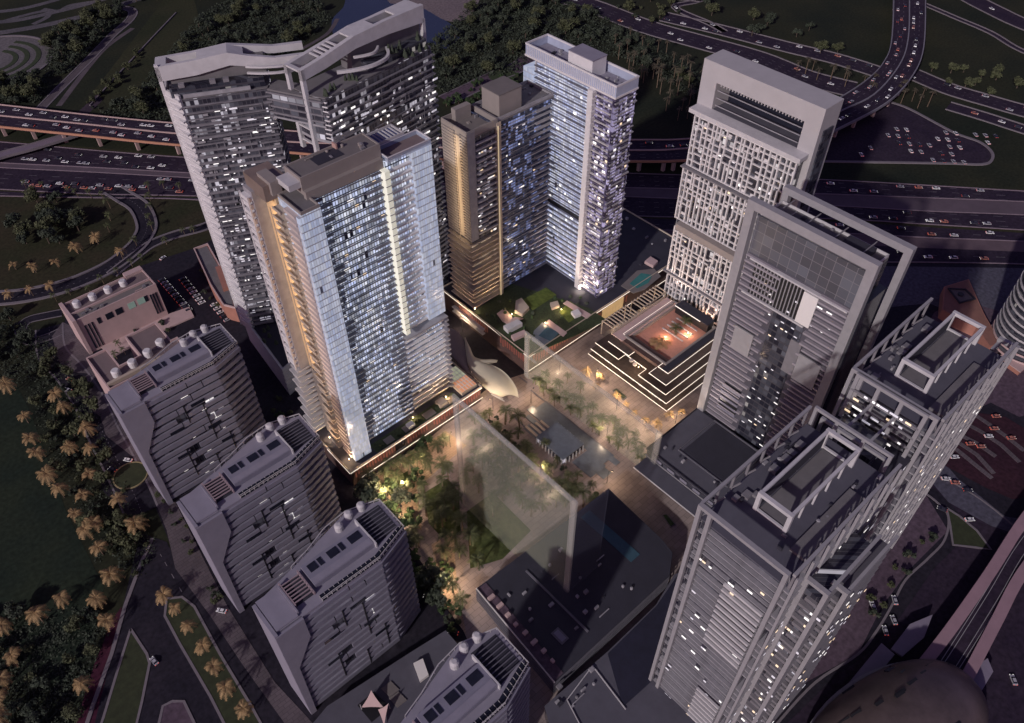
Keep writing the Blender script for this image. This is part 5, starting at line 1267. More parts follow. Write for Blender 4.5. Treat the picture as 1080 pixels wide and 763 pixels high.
t = thing('corner_kiosk', 'small orange wedge roofed kiosk at the foot of the round tower', 'kiosk', (*W(1068,372,0),0))
q = [W(*p,4) for p in [(1054,376),(1072,370),(1090,380),(1076,392)]]
MB().prism(q, 0, 3.6).build('wall', X['terracotta'], t); MB().prism(grow(q,.6), 3.6, 4.2).build('roof', X['pink'], t)

t = thing('metro_viaduct', 'broad rail viaduct with pink parapets running into the domed station at lower right', 'viaduct', (*W(1050,620,0),0))
ZM = 11
L_ = spline(pxl([(1130,485),(1080,543),(1040,604),(997,665),(960,712)], ZM), 5); R_ = spline(pxl([(1130,540),(1080,608),(1055,655),(1030,703),(1000,760)], ZM), 5)
deck(L_, R_, ZM, 1.6).build('deck', X['asph'], t)
band(offset(L_,1.5), ZM-1.7, ZM+1.5, 5.5).build('parapet', X['pavepurple'] if False else mat('pinkish_parapet_wide', (.34,.22,.25), .8, .1, .1), t)
band(offset(R_,-1.5), ZM-1.7, ZM+1.5, 5.5).build('parapet', bpy.data.materials['pinkish_parapet_wide'], t)
mid = [((a[0]+b[0])/2,(a[1]+b[1])/2) for a, b in zip(L_,R_)]
for d in (-4,-2.4,2.4,4): band(offset(mid,d), ZM+.02, ZM+.3, .3).build('rail', X['frame'], t)
for i in range(2,len(mid)-2,4): MB().cyl(*mid[i],0,ZM-1.65,1.8,1.8,12).build('pier', X['kerb'], t)
t = thing('domed_station', 'bronze shell domed station with scattered dark slots, cut by the bottom edge', 'station', (*W(945,775,8),0))
cx2, cy2 = t.location.x, t.location.y
d0 = Vector((W(1010,690,8)[0]-W(850,800,8)[0], W(1010,690,8)[1]-W(850,800,8)[1])).normalized(); n0 = Vector((-d0.y,d0.x))
mb = MB(); vs = []; fs = []; NU, NV = 40, 12; RX, RY, RZ = 52, 27, 24
for j in range(NV+1):
    th = j/NV*math.pi/2
    for i in range(NU):
        a = 2*math.pi*i/NU; ca, sa = math.cos(a), math.sin(a); ex = RX*(abs(ca)**.9)*(1 if ca>0 else -1)*math.cos(th); ey = RY*(abs(sa)**.9)*(1 if sa>0 else -1)*math.cos(th)
        p = Vector((cx2,cy2))+d0*ex+n0*ey; vs.append((p.x,p.y,6+RZ*math.sin(th)))
fs = [(j*NU+i,j*NU+(i+1)%NU,(j+1)*NU+(i+1)%NU,(j+1)*NU+i) for j in range(NV) for i in range(NU)]
smooth(mb.add(vs,fs).build('dome', X['dome'], t))
rr2 = random.Random(8)
for i in range(34):
    th = R(rr2.uniform(12,68)); a = R(rr2.uniform(20,340)); ex, ey = RX*math.cos(a)*math.cos(th)*1.003, RY*math.sin(a)*math.cos(th)*1.003
    p = Vector((cx2,cy2))+d0*ex+n0*ey; z = 6+RZ*math.sin(th)*1.004; q = Vector((p.x,p.y,z)); l = rr2.uniform(3,7)
    ex2 = ex+l; k2 = math.sqrt(max(.01,1-(ex2/RX)**2-(ey/RY)**2)); p2 = Vector((cx2,cy2))+d0*ex2+n0*ey
    MB().beam(q, (p2.x,p2.y,6+RZ*min(1,k2)*1.004), 1.5, .8).build('slot_window', X['black'], t)
c = [tuple(Vector((cx2,cy2))+d0*(RX+1)*math.cos(R(a))+n0*(RY+1)*math.sin(R(a))) for a in range(0,361,9)]
band(c, 4, 6.6, 1.6).build('base_ring', X['slabgrey'], t)
MB().prism(c[:-1], .2, 5).build('base', X['brownwall'], t)
mm = mat('lavender_wing_roof', (.24,.21,.27), .6, .1, .1)
for q in ([(930,678),(944,690),(885,763),(850,800),(830,800),(860,763)],[(960,658),(984,648),(975,672),(952,692),(940,684)],[(1030,702),(1042,694),(1048,708),(1020,755),(1004,763)],[(1006,750),(1036,764),(1028,800),(1000,790)]):
    MB().prism([W(*p,6) for p in q], 4.4, 5.6).build('wing_roof', mm, t)
# ================================================================== VEGETATION
def leafball(rnd, n, clumps, leaf):
    mb = MB()
    for i in range(n):
        cx, cy, cz, r = rnd.choice(clumps); d = Vector((rnd.gauss(0,1),rnd.gauss(0,1),rnd.gauss(0,1))).normalized(); rr = r*(.55+.5*rnd.random())
        p = Vector((cx,cy,cz))+d*rr; p.z = max(p.z, 2)
        a = Vector((rnd.gauss(0,1),rnd.gauss(0,1),rnd.gauss(0,.6))).normalized(); b = a.cross(d+Vector((.01,.02,.3))).normalized(); s = leaf*(.6+.8*rnd.random())
        mb.add([p-a*s-b*s*.6,p+a*s*.9-b*s*.3,p+a*s*.7+b*s*.7,p-a*s*.4+b*s*.5], [(0,1,2,3)])
    return mb
def make_tree(seed, h, rad, ncl, nleaf, m, leaf=.75, kind='broadleaf_tree'):
    rnd = random.Random(seed); t = thing(kind, 'x', 'tree'); cl = []
    for i in range(ncl):
        a = rnd.uniform(0,6.28); d = rad*math.sqrt(rnd.random())*.75; cl.append((d*math.cos(a), d*math.sin(a), h*.45+h*.42*rnd.random()*(1-.5*d/rad), rad*rnd.uniform(.28,.46)))
    leafball(rnd, nleaf, cl, leaf).build('crown', X[m], t, world=False)
    tr = MB().cyl(0,0,0,h*.5,.55,.3,7)
    for c in cl[:6]: tr.beam((0,0,h*.3), (c[0]*.8,c[1]*.8,c[2]), .28)
    tr.build('trunk', X['trunk'], t, world=False); return Proto(t)
def make_palm(seed, h, L, nf, m, droop=.55):
    rnd = random.Random(seed); t = thing('palm_tree', 'x', 'palm tree'); lean = (rnd.uniform(-.6,.6), rnd.uniform(-.6,.6)); mb = MB()
    for i in range(nf):
        a = 2*math.pi*i/nf+rnd.uniform(-.2,.2); el = rnd.uniform(-.15,.9) if i%2 else rnd.uniform(.1,1.1); l = L*rnd.uniform(.8,1.1); d = Vector((math.cos(a),math.sin(a),0)); s = Vector((-math.sin(a),math.cos(a),0))
        pts = []; n = 6
        for k in range(n+1):
            u = k/n; pts.append(Vector((lean[0],lean[1],h))+d*(l*u*math.cos(el*.6)*(1-.12*u))+Vector((0,0,l*(math.sin(el)*u-droop*1.25*u*u*(1.1-.3*math.sin(el))))))
        for k in range(n):
            w0 = L*.16*math.sin(math.pi*(.12+.86*k/n))+.08
            for sg in (-1,1):
                for q in range(2):
                    p = pts[k].lerp(pts[k+1], q*.5); p2 = pts[k].lerp(pts[k+1], q*.5+.34); tip = p+s*sg*w0*1.5+d*w0*.8+Vector((0,0,-w0*.55))
                    mb.add([p,p2,tip], [(0,1,2)])
            mb.beam(pts[k],pts[k+1],.09)
    mb.build('crown', X[m], t, world=False)
    tr = MB(); 
    for k in range(5): 
        u0, u1 = k/5, (k+1)/5; tr.beam((lean[0]*u0**2,lean[1]*u0**2,h*u0),(lean[0]*u1**2,lean[1]*u1**2,h*u1),.62-.2*u0)
    tr.build('trunk', X['palmtrunk'], t, world=False); return Proto(t)
TD = [make_tree(1,13,7.5,9,950,'leaf'), make_tree(2,11,6.5,7,800,'leaf'), make_tree(3,14,8,10,1000,'leaf2')]
TO = [make_tree(4,10,6,7,750,'leaf2'), make_tree(5,9,5.5,6,650,'leaf2')]
TG = [make_tree(6,7,4.2,6,600,'leaf3',.5,'garden_tree'), make_tree(7,6,3.6,5,500,'leaf3',.5,'garden_tree')]
TS = [make_tree(8,4.5,3.2,5,420,'leaf',.45,'shrub'), make_tree(9,4,3,5,380,'leaf2',.45,'shrub')]
PG = [make_palm(11,9,6.4,17,'frond'), make_palm(12,11,6.0,15,'frond'), make_palm(13,8,5.8,18,'frond')]
PN = [make_palm(14,9,5.2,16,'frond2'), make_palm(15,11,5.0,15,'frond2'), make_palm(16,7.5,4.8,14,'frond2')]
PD = [make_palm(17,13,4.6,14,'frond3'), make_palm(18,15,4.2,13,'frond3')]
def inside(p, poly):
    c = False; n = len(poly)
    for i in range(n):
        (x1,y1),(x2,y2) = poly[i], poly[(i+1)%n]
        if (y1>p[1]) != (y2>p[1]) and p[0] < (x2-x1)*(p[1]-y1)/(y2-y1)+x1: c = not c
    return c
placed = []
def free(p, d):
    return all((p[0]-q[0])**2+(p[1]-q[1])**2 > d*d for q in placed)
def scatter(protos, region, n, dist, label, group, cat='tree', sc=(.8,1.25), seed=0, z=0):
    rnd = random.Random(seed); P_ = pxl(region); xs_ = [p[0] for p in P_]; ys_ = [p[1] for p in P_]; k = 0; tries = 0
    while k < n and tries < n*60:
        tries += 1; p = (rnd.uniform(min(xs_),max(xs_)), rnd.uniform(min(ys_),max(ys_)))
        if not inside(p, P_) or not free(p, dist): continue
        placed.append(p); s = rnd.uniform(*sc)
        rnd.choice(protos).place((p[0],p[1],z), rnd.uniform(0,6.28), label, group, cat, s); k += 1
ORD = ['first','second','third','fourth','fifth','sixth','seventh','eighth','ninth','tenth','eleventh','twelfth','thirteenth','fourteenth','fifteenth','sixteenth','seventeenth','eighteenth','nineteenth','twentieth','twenty-first','twenty-second','twenty-third','twenty-fourth']
def row(protos, pts, label, group, cat='palm tree', s=1.0, seed=0, z=0, order='from the top'):
    rnd = random.Random(seed); pts = sorted(pts, key=lambda p: p[1] if order == 'from the top' else p[0])
    for i, (x, y) in enumerate(pts):
        X_, Y_ = W(x, y, z); placed.append((X_, Y_))
        protos[rnd.randrange(len(protos))].place((X_,Y_,z), rnd.uniform(0,6.28), '%s, %s %s' % (label, ORD[i], order), group, cat, s*rnd.uniform(.85,1.15))
c1 = lambda L: [(x/3.815, 370+y/3.815) for x, y in L]
c2 = lambda L: [(x/3.76, 560+y/3.76) for x, y in L]
c3 = lambda L: [(x/3.815, 180+y/3.815) for x, y in L]
# palms stand where their crowns show; the base is a little below the crown in the picture, so shift down
dn = lambda L, d=8: [(x+1.5, y+d) for x, y in L]
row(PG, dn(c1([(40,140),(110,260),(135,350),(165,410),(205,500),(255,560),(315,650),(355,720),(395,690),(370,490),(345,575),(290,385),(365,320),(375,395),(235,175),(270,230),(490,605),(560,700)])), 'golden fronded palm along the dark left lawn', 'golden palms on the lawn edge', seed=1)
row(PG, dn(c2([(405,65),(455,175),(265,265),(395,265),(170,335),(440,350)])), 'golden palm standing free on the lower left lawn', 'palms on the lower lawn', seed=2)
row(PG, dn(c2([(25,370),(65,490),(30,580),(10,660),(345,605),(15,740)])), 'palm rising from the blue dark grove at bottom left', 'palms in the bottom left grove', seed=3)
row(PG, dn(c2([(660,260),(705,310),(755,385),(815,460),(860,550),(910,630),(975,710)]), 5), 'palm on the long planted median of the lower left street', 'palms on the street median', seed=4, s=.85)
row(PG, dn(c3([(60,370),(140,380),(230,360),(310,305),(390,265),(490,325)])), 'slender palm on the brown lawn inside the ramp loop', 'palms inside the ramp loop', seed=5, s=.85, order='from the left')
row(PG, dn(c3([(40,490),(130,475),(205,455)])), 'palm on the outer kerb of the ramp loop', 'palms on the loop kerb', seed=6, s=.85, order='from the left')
row(PN, dn(c3([(440,130),(440,180),(435,225),(545,280),(600,100),(605,140),(600,180),(610,220),(595,60)]),6), 'green palm between the ramp and the lower highway', 'palms by the ramp mouth', seed=7, s=.8)
row(PN, dn(c3([(100,45),(170,50),(280,72),(310,85),(365,90),(410,95),(655,50),(720,60)]),6), 'small palm on the southern highway verge', 'palms on the highway verge', seed=8, s=.75, order='from the left')
row(PN, [(x,y) for x,y in [(176,258),(195,248),(205,246),(228,244),(110,300),(125,290),(95,308),(140,282),(75,312),(60,318),(150,275)]], 'small palm along the service road above the pink hotel', 'palms along the service road', seed=9, s=.7, order='from the left')
# plaza palms
row(PN, [(468,500),(480,520),(462,478),(492,505),(455,500),(488,560),(470,590),(496,575),(450,545),(470,550),(485,590),(505,600),(488,640),(478,625)], 'palm in the warm lit garden left of the tall glass screen', 'palms in the lit garden', seed=10, s=1.25)
row(PN, [(533,448),(548,455),(500,470),(515,490),(530,510),(545,525),(560,545),(505,520),(520,545),(540,490),(580,520),(572,540),(600,530),(615,535)], 'palm seen through or beside the tall glass screen', 'palms around the tall glass screen', seed=11, s=1.25)
row(PN, [(575,405),(590,415),(605,425),(620,440),(635,450),(650,462),(662,474),(672,484),(598,405),(612,415)], 'palm behind the lower glass screen', 'palms behind the lower glass screen', seed=12, s=.9)
row(PG, [(618,398),(632,402),(628,412),(650,422),(660,432),(668,440),(680,448),(692,452),(705,444),(718,440)], 'small lit palm between the lower glass screen and the terraced building', 'palms before the terraced building', seed=13, s=.62)
row(PN, [(575,475),(588,490),(583,500)], 'palm at the edge of the plaza pool pavilion', 'palms by the pool pavilion', seed=14, s=.8)
for i, (x, y, s) in enumerate([(696,364,.95),(712,350,.8),(722,342,.7)]):
    X_, Y_ = W(x, y, 19); (PG if i == 0 else PN)[0].place((X_,Y_,17 if i else 15), i, ['large bright palm in the terracotta courtyard', 'dark palm behind the bright one in the terracotta courtyard', 'smallest palm at the back of the terracotta courtyard'][i], 'courtyard palms', 'palm tree', s*1.5, .75)
# trees
scatter(PN, [(562,400),(580,402),(682,478),(676,492),(560,412)], 30, 4, 'palm in the dense double row under the lower glass screen', 'double row under the lower screen', 'palm tree', seed=43, sc=(.7,1.05))
scatter(PN, [(498,440),(520,438),(640,530),(632,545),(600,545),(500,460)], 34, 4, 'palm in the dense row between the tall screen and the pool', 'row between tall screen and pool', 'palm tree', seed=44, sc=(.8,1.1))
scatter(TS, [(498,440),(520,438),(640,530),(632,545),(600,545),(500,460)], 16, 3, 'round shrub in the row between the tall screen and the pool', 'shrubs between tall screen and pool', seed=45, sc=(.6,.9))
scatter(PN, [(440,515),(470,500),(490,512),(492,560),(478,590),(455,575),(440,545)], 16, 4, 'dense palm planting on the small lawn in the lit garden', 'palms on the garden lawn', 'palm tree', seed=40, sc=(1,1.3))
scatter(PN, [(495,455),(530,470),(600,540),(570,560),(500,520)], 16, 5, 'palm in the grove behind the tall glass screen', 'grove behind the tall screen', 'palm tree', seed=41, sc=(1,1.3))
scatter(PN, [(385,512),(420,498),(450,480),(470,462),(474,470),(440,500),(400,530)], 12, 5, 'palm along the podium edge of the blue tower', 'palms along the podium edge', 'palm tree', seed=42, sc=(1,1.25))
scatter(TD, [(112,118),(150,95),(190,45),(215,20),(240,0),(330,2),(345,25),(318,45),(300,60),(200,120),(165,130)], 60, 10, 'dark broadleaf tree in the dense park wood above the left sculptural tower', 'park wood, top left', seed=1)
scatter(TD, [(52,40),(75,25),(100,12),(130,5),(128,22),(100,50),(72,78),(50,82),(55,60)], 26, 10, 'dark tree in the grove beside the circular court', 'grove by the circular court', seed=2)
scatter(TD, [(-20,92),(30,80),(48,86),(42,108),(20,112),(-20,104)], 16, 10, 'dark tree between the circular court and the flyover', 'trees above the flyover at far left', seed=3)
scatter(TD, [(452,50),(500,8),(560,-5),(620,10),(690,55),(745,82),(735,95),(700,82),(655,60),(560,42),(555,70),(500,82),(470,98),(455,85)], 62, 10, 'dark broadleaf tree in the wood behind the central towers', 'wood behind the towers', seed=4)
scatter(PD, [(640,30),(700,55),(745,80),(735,105),(700,100),(670,88),(645,60)], 30, 8, 'tall dim palm with a pale trunk at the right end of the wood', 'tall palms at the wood edge', 'palm tree', seed=5)
scatter(PD, [(690,92),(720,100),(745,118),(735,140),(700,120)], 10, 9, 'tall dim palm on the slope behind the slab tower', 'tall palms on the slope', 'palm tree', seed=15)
scatter(TG, [(455,118),(475,104),(500,92),(548,75),(556,85),(530,98),(480,120)], 18, 6, 'yellow green garden tree behind the stepped tower', 'garden trees behind the stepped tower', seed=6)
scatter(TD, [(14,232),(30,215),(55,208),(82,216),(86,240),(78,256),(30,262),(15,250)], 14, 8, 'dense dark tree in the clump inside the ramp loop', 'clump inside the ramp loop', seed=7)
scatter(TO+TS, [(25,410),(60,370),(85,400),(105,440),(125,500),(155,560),(165,585),(150,610),(105,590),(80,540),(55,480)], 60, 5, 'olive bush tree under the golden palms by the left boulevard', 'bushes along the boulevard', seed=8, sc=(.6,1.1))
scatter(TS+TD[:1], [(-10,335),(25,340),(55,362),(50,400),(20,400),(-10,395)], 22, 6, 'dark bush near the turning circle at the left edge', 'bushes by the turning circle', seed=9, sc=(.5,.9))
scatter(TD+TO[:1], [(-30,655),(40,650),(90,640),(115,660),(100,700),(80,763),(60,820),(-60,820)], 30, 7, 'blue dark tree in the grove at bottom left', 'grove at bottom left', seed=10, sc=(.5,.9))
scatter(TG+TD[:1]+PN[:1], [(380,518),(400,512),(430,500),(445,470),(470,468),(450,500),(438,545),(450,590),(470,640),(460,650),(430,590),(400,550)], 34, 4.2, 'green tree in the lit garden between the blue tower and the apartment blocks', 'leafy trees in the lit garden', seed=11, sc=(.9,1.4))
scatter(TG+TS, [(455,590),(475,600),(488,650),(480,668),(450,630)], 12, 4, 'dark green tree on the narrow walk beside the dark plinth building', 'trees on the narrow walk', seed=12, sc=(.6,1))
scatter(TS, [(200,545),(212,575),(205,590),(180,560),(170,530),(160,515)], 9, 4, 'low hedge bush on the pavement beside the second white apartment block', 'hedge by the second block', seed=13, sc=(.5,.8))
scatter(TS, [(218,610),(232,625),(236,640),(224,640)], 4, 3, 'dark shrub on the pavement below the third white block', 'shrubs below the third block', seed=14, sc=(.6,.9))
scatter(TD, [(730,5),(800,15),(850,30),(900,50),(880,60),(800,42),(745,25)], 11, 14, 'dark tree scattered on the far meadow beyond the portal framed tower', 'trees on the far meadow', seed=16)
scatter(TO, [(985,70),(1040,75),(1080,95),(1080,110),(1020,98),(975,85)], 11, 10, 'dim tree east of the curving flyover', 'trees east of the flyover', seed=17)
scatter(PD, [(840,72),(900,85),(925,92),(915,105),(880,90),(840,80)], 10, 9, 'dim palm on the far verge left of the curving flyover', 'palms left of the curving flyover', 'palm tree', seed=18)
scatter(PD, [(945,92),(985,108),(980,120),(945,108)], 7, 9, 'dim palm on the verge between flyover and far highway', 'palms right of the curving flyover', 'palm tree', seed=19)
scatter(TS+TO, [(640,8),(700,0),(720,15),(690,26),(650,18)], 12, 14, 'tiny dark tree beside the distant road at the top', 'trees by the distant road', seed=20)
scatter(TS, [(905,640),(935,600),(960,578),(975,560),(985,570),(950,620),(920,660)], 9, 5, 'dark shrub on the violet pavement below the framework towers', 'shrubs below the framework towers', seed=21, sc=(.7,1.2))
scatter(TS+TG, [(280,430),(300,415),(312,440),(330,480),(320,500),(300,460)], 12, 4.5, 'brownish tree in the alley behind the second white block', 'trees in the alley', seed=22, sc=(.6,1))
scatter(TD, [(60,0),(100,-8),(160,-10),(240,-8),(240,2),(140,4)], 16, 14, 'distant tree along the top left park edge', 'trees at the top left edge', seed=23)
scatter(TS, [(340,95),(470,100),(470,130),(340,120)], 6, 10, 'dark shrub on the slope behind the right sculptural tower', 'shrubs on the slope', seed=24)
scatter(TS+TO, [(88,115),(100,100),(128,75),(148,50),(155,55),(130,85),(105,118)], 22, 6, 'dusky bush beside the plum coloured garden path', 'bushes along the garden path', seed=25, sc=(.6,1))
scatter(TS, [(200,290),(222,280),(260,345),(255,360)], 8, 4, 'dark shrub by the orange annex', 'shrubs by the orange annex', seed=26, sc=(.5,.9))
scatter(TS, [(140,352),(176,338),(195,345),(170,360)], 6, 4, 'dark shrub on the lawn strip before the detached hotel', 'shrubs before the hotel', seed=27, sc=(.6,1))
scatter(PN, [(118,366),(130,362),(134,376),(122,380)], 3, 4, 'small palm between the two pink hotel buildings', 'palms between the hotels', 'palm tree', seed=28, sc=(.6,.8))

def undergrowth(regions, n, m, leaf, seed, hmax=3.5, label='x'):
    rnd = random.Random(seed); mb = MB()
    polys = [pxl(r) for r in regions]; boxes = [(min(p[0] for p in q),max(p[0] for p in q),min(p[1] for p in q),max(p[1] for p in q)) for q in polys]
    for q, b, c in zip(polys, boxes, n):
        k = 0
        while k < c:
            p = (rnd.uniform(b[0],b[1]), rnd.uniform(b[2],b[3]))
            if not inside(p, q): continue
            k += 1; hh = hmax*(.35+.65*abs(math.sin(p[0]*.21)*math.cos(p[1]*.17)))
            for _ in range(5):
                c0 = Vector((p[0]+rnd.gauss(0,1.6), p[1]+rnd.gauss(0,1.6), rnd.uniform(.3,hh))); a = Vector((rnd.gauss(0,1),rnd.gauss(0,1),rnd.gauss(0,.5))).normalized(); bb = a.cross(Vector((rnd.gauss(0,.5),rnd.gauss(0,.5),1))).normalized(); s_ = leaf*rnd.uniform(.6,1.3)
                mb.add([c0-a*s_-bb*s_*.6,c0+a*s_*.9-bb*s_*.3,c0+a*s_*.7+bb*s_*.7,c0-a*s_*.4+bb*s_*.5], [(0,1,2,3)])
    o = mb.build('undergrowth', m); tag(o, label, 'undergrowth', None, 'stuff'); return o
undergrowth([[(105,122),(150,92),(190,42),(215,15),(240,0),(330,0),(350,20),(318,48),(300,60),(200,120),(165,132)], [(450,48),(500,5),(560,-8),(620,8),(690,52),(745,82),(738,108),(700,85),(655,62),(560,42),(556,74),(500,84),(468,100),(452,90)],
  [(52,40),(75,25),(100,12),(130,5),(128,22),(100,50),(72,78),(50,82)], [(-20,92),(30,80),(48,86),(42,108),(-20,110)]], [3400,3600,1000,700], X['leaf'], 1.1, 90, 5, 'dark low undergrowth filling the woods along the top of the photo')
undergrowth([[(25,410),(60,370),(85,400),(105,440),(125,500),(155,560),(165,585),(150,610),(105,590),(80,540),(55,480)], [(-30,655),(40,650),(90,640),(115,660),(100,700),(80,763),(60,820),(-60,820)], [(-10,332),(20,338),(55,365),(50,402),(-10,402)]], [550,1300,400], X['leaf'], .6, 91, 2.5, 'dark low bushes and ground cover along the left and bottom left edge')

# ================================================================== CARS
def make_car(m, seed):
    t = thing('car', 'x', 'car'); mb = MB()
    body = [(-2.7,.35),(-2.6,.95),(-1.7,1.05),(1.3,1.0),(2.5,.85),(2.7,.4)]
    cab = [(-2.1,1.0),(-1.5,1.6),(.5,1.62),(1.35,1.0)]
    for prof, w, w2 in ((body,1.15,1.1),):
        n = len(prof); vs = [(x,-w,z) for x,z in prof]+[(x,w,z) for x,z in prof]; mb.add(vs, [tuple(range(n)),tuple(range(2*n-1,n-1,-1))]+[(i,i+n,(i+1)%n+n,(i+1)%n) for i in range(n)])
    mb.build('body', m, t, world=False)
    mb = MB(); n = 4; vs = [(x,-.98 if i in (0,3) else -.8,z) for i,(x,z) in enumerate(cab)]+[(x,.98 if i in (0,3) else .8,z) for i,(x,z) in enumerate(cab)]
    mb.add(vs, [tuple(range(n)),tuple(range(2*n-1,n-1,-1))]+[(i,i+n,(i+1)%n+n,(i+1)%n) for i in range(n)]).build('cabin', X['darkglass'], t, world=False)
    MB().box(-1.4,-.76,1.6,.42,.76,1.68).build('roof_panel', m, t, world=False)
    for x in (-1.7,1.7):
        for y in (-1.12,1.12): 
            w = MB(); vs = []
            for s in (-.12,.12): vs += [(x+.36*math.cos(2*math.pi*i/10), y+s, .36+.36*math.sin(2*math.pi*i/10)) for i in range(10)]
            w.add(vs, [tuple(range(10)),tuple(range(19,9,-1))]+[(i,(i+1)%10,(i+1)%10+10,i+10) for i in range(10)]).build('wheel', X['black'], t, world=False)
    for y in (-.8,.8): MB().box(2.6,y-.22,.5,2.74,y+.22,.75).build('headlight', X['lit'], t, world=False)
    for y in (-.8,.8): MB().box(-2.74,y-.22,.6,-2.62,y+.22,.85).build('tail_light', mat('tail_light_red_%d'%seed, (.5,.03,.02), .4, 0, emit=(1,.1,.05), es=.8), t, world=False)
    return Proto(t)
CW = make_car(mat('white_car_paint', (.8,.8,.8), .3, 0), 1); CS = make_car(mat('silver_car_paint', (.45,.45,.48), .3, 0), 2)
CD = make_car(mat('dark_car_paint', (.05,.05,.07), .25, 0), 3); CR = make_car(mat('salmon_car_paint', (.5,.2,.15), .3, 0), 4)
CN = {id(CW):'white', id(CS):'silver', id(CD):'dark', id(CR):'reddish'}
def drive(pts, n, z, where, seed, rev=False, mix=(CW,CW,CS,CS,CR,CD), lanes=(0,), sc=1.15):
    """n cars along a lane centreline given in world coordinates"""
    rnd = random.Random(seed); seg = [(a,b,math.dist(a,b)) for a,b in zip(pts[:-1],pts[1:])]; T = sum(s[2] for s in seg); step = T/n
    for i in range(n):
        d = (i+rnd.uniform(.15,.85))*step; lane = rnd.choice(lanes)
        for a, b, l in seg:
            if d <= l and l > 0: break
            d -= l
        u = min(1,d/l); x = a[0]+(b[0]-a[0])*u; y = a[1]+(b[1]-a[1])*u; an = math.atan2(b[1]-a[1], b[0]-a[0]); x -= math.sin(an)*lane; y += math.cos(an)*lane
        c = rnd.choice(mix); c.place((x,y,z), an+(math.pi if rev else 0), '%s car %s' % (CN[id(c)], where), '%s cars %s' % (CN[id(c)], where), 'car', sc)
def clip(c, x0, x1, z=0):
    out = []
    for p in c:
        v = Vector((p[0],p[1],z))-Vector((0,0,H)); k = v.dot(fw); sx = CX+F*v.dot(rt)/k
        if x0 <= sx <= x1: out.append(p)
    return out
mid2 = lambda A, B, t=.5: [(a[0]*(1-t)+b[0]*t, a[1]*(1-t)+b[1]*t) for a, b in zip(A, B)]
L1_ = clip(mid2(VT,VM), 0, 200, VZ); L2_ = clip(mid2(VM,VB), 0, 200, VZ)
drive(L1_, 14, VZ, 'on the upper deck lanes of the flyover at far left', 1, lanes=(-3,3,0)); drive(L2_, 11, VZ, 'on the near deck lanes of the flyover at far left', 2, rev=True, lanes=(-3,3,0))
k_ = len(VT)*8//17
F1 = [p for p in mid2(VT,VM)[k_:]]; F2 = [p for p in mid2(VM,VB)[k_:]]
drive([p for p in F1 if p[0] > 560], 34, VZ, 'on the left lanes of the curving flyover at upper right', 3, lanes=(-4,0,4)); drive([p for p in F2 if p[0] > 560], 32, VZ, 'on the right lanes of the curving flyover at upper right', 4, rev=True, lanes=(-4,0,4))
drive(clip(mid2(VT,VM), 672, 728, VZ), 3, VZ, 'on the flyover between the slab and lattice towers', 5, lanes=(-3,3))
G1 = mid2(P['t0'],P['t1']); G2 = mid2(P['m1'],P['b1']); G3 = mid2(P['m2'],P['b2']); G4 = mid2(P['m3'][n4:],P['b3'][n4:])
drive(clip(G1,0,200), 18, .06, 'on the northern lower highway at left', 6, lanes=(-9,-4,4,9)); drive(clip(G2,0,205), 20, .06, 'on the middle lower highway at left', 7, rev=True, lanes=(-9,-4,4,9))
drive(clip(G1,860,1080), 8, .06, 'on the northern lower highway at right', 8, lanes=(-5,5)); drive(clip(G2,860,1080), 9, .06, 'on the middle lower highway at right', 9, rev=True, lanes=(-5,5))
drive(clip(G3,860,1080), 6, .06, 'on the southern lower highway at right', 10, lanes=(-3,3)); drive(clip(G4,870,1080), 6, .06, 'on the slip road at right', 11, rev=True, lanes=(-3,3))
drive(fh1, 14, .07, 'on the far highway at the top', 12, lanes=(-9,0,9)); drive(fh2, 12, .07, 'on the far highway lane nearer the portal tower', 13, lanes=(-7,7)); drive(fh3, 9, .07, 'on the far highway east of the flyover', 14, lanes=(-7,7))
drive(fh4, 5, .07, 'on the lower far road east of the flyover', 15); drive(fh5, 4, .07, 'on the distant looping road', 16); drive(fh6, 4, .07, 'on the distant road in the top right corner', 17)
rnd = random.Random(44); A_ = Vector(W(905,152)); B_ = Vector(W(985,158)); U_ = (B_-A_).normalized(); N_ = Vector((-U_.y,U_.x)); cnt = 0
for rr_ in range(5):
    for i in range(11):
        if rnd.random() < .35: continue
        p = A_+U_*(i*9+rr_*10)+N_*(rr_*13-20); c = rnd.choice((CW,CS,CS,CD)); c.place((p.x,p.y,.1), math.atan2(N_.y,N_.x)+.2, '%s car parked in the triangular car park under the flyover' % CN[id(c)], '%s cars in the triangular car park' % CN[id(c)], 'car', 1.15)
def prow(p0, p1, n, where, seed, z=.06, mix=(CD,CS,CD,CS,CW), turn=math.pi/2, fill=1.0):
    rnd = random.Random(seed); a, b = Vector(W(*p0)), Vector(W(*p1)); d = (b-a)/(n-1) if n > 1 else Vector((0,0)); an = math.atan2(b.y-a.y, b.x-a.x)+turn
    for i in range(n):
        if rnd.random() > fill: continue
        p = a+d*i; c = rnd.choice(mix); c.place((p.x,p.y,z), an, '%s car parked %s, space %s' % (CN[id(c)], where, ORD[i]), 'cars parked '+where, 'car', 1.0)
prow((171,296),(199,328), 11, 'in the left bay row east of the hotel', 1); prow((193,295),(213,320), 8, 'in the middle bay row east of the hotel', 2); prow((226,322),(240,338), 5, 'in the lower bay row by the orange annex', 3)
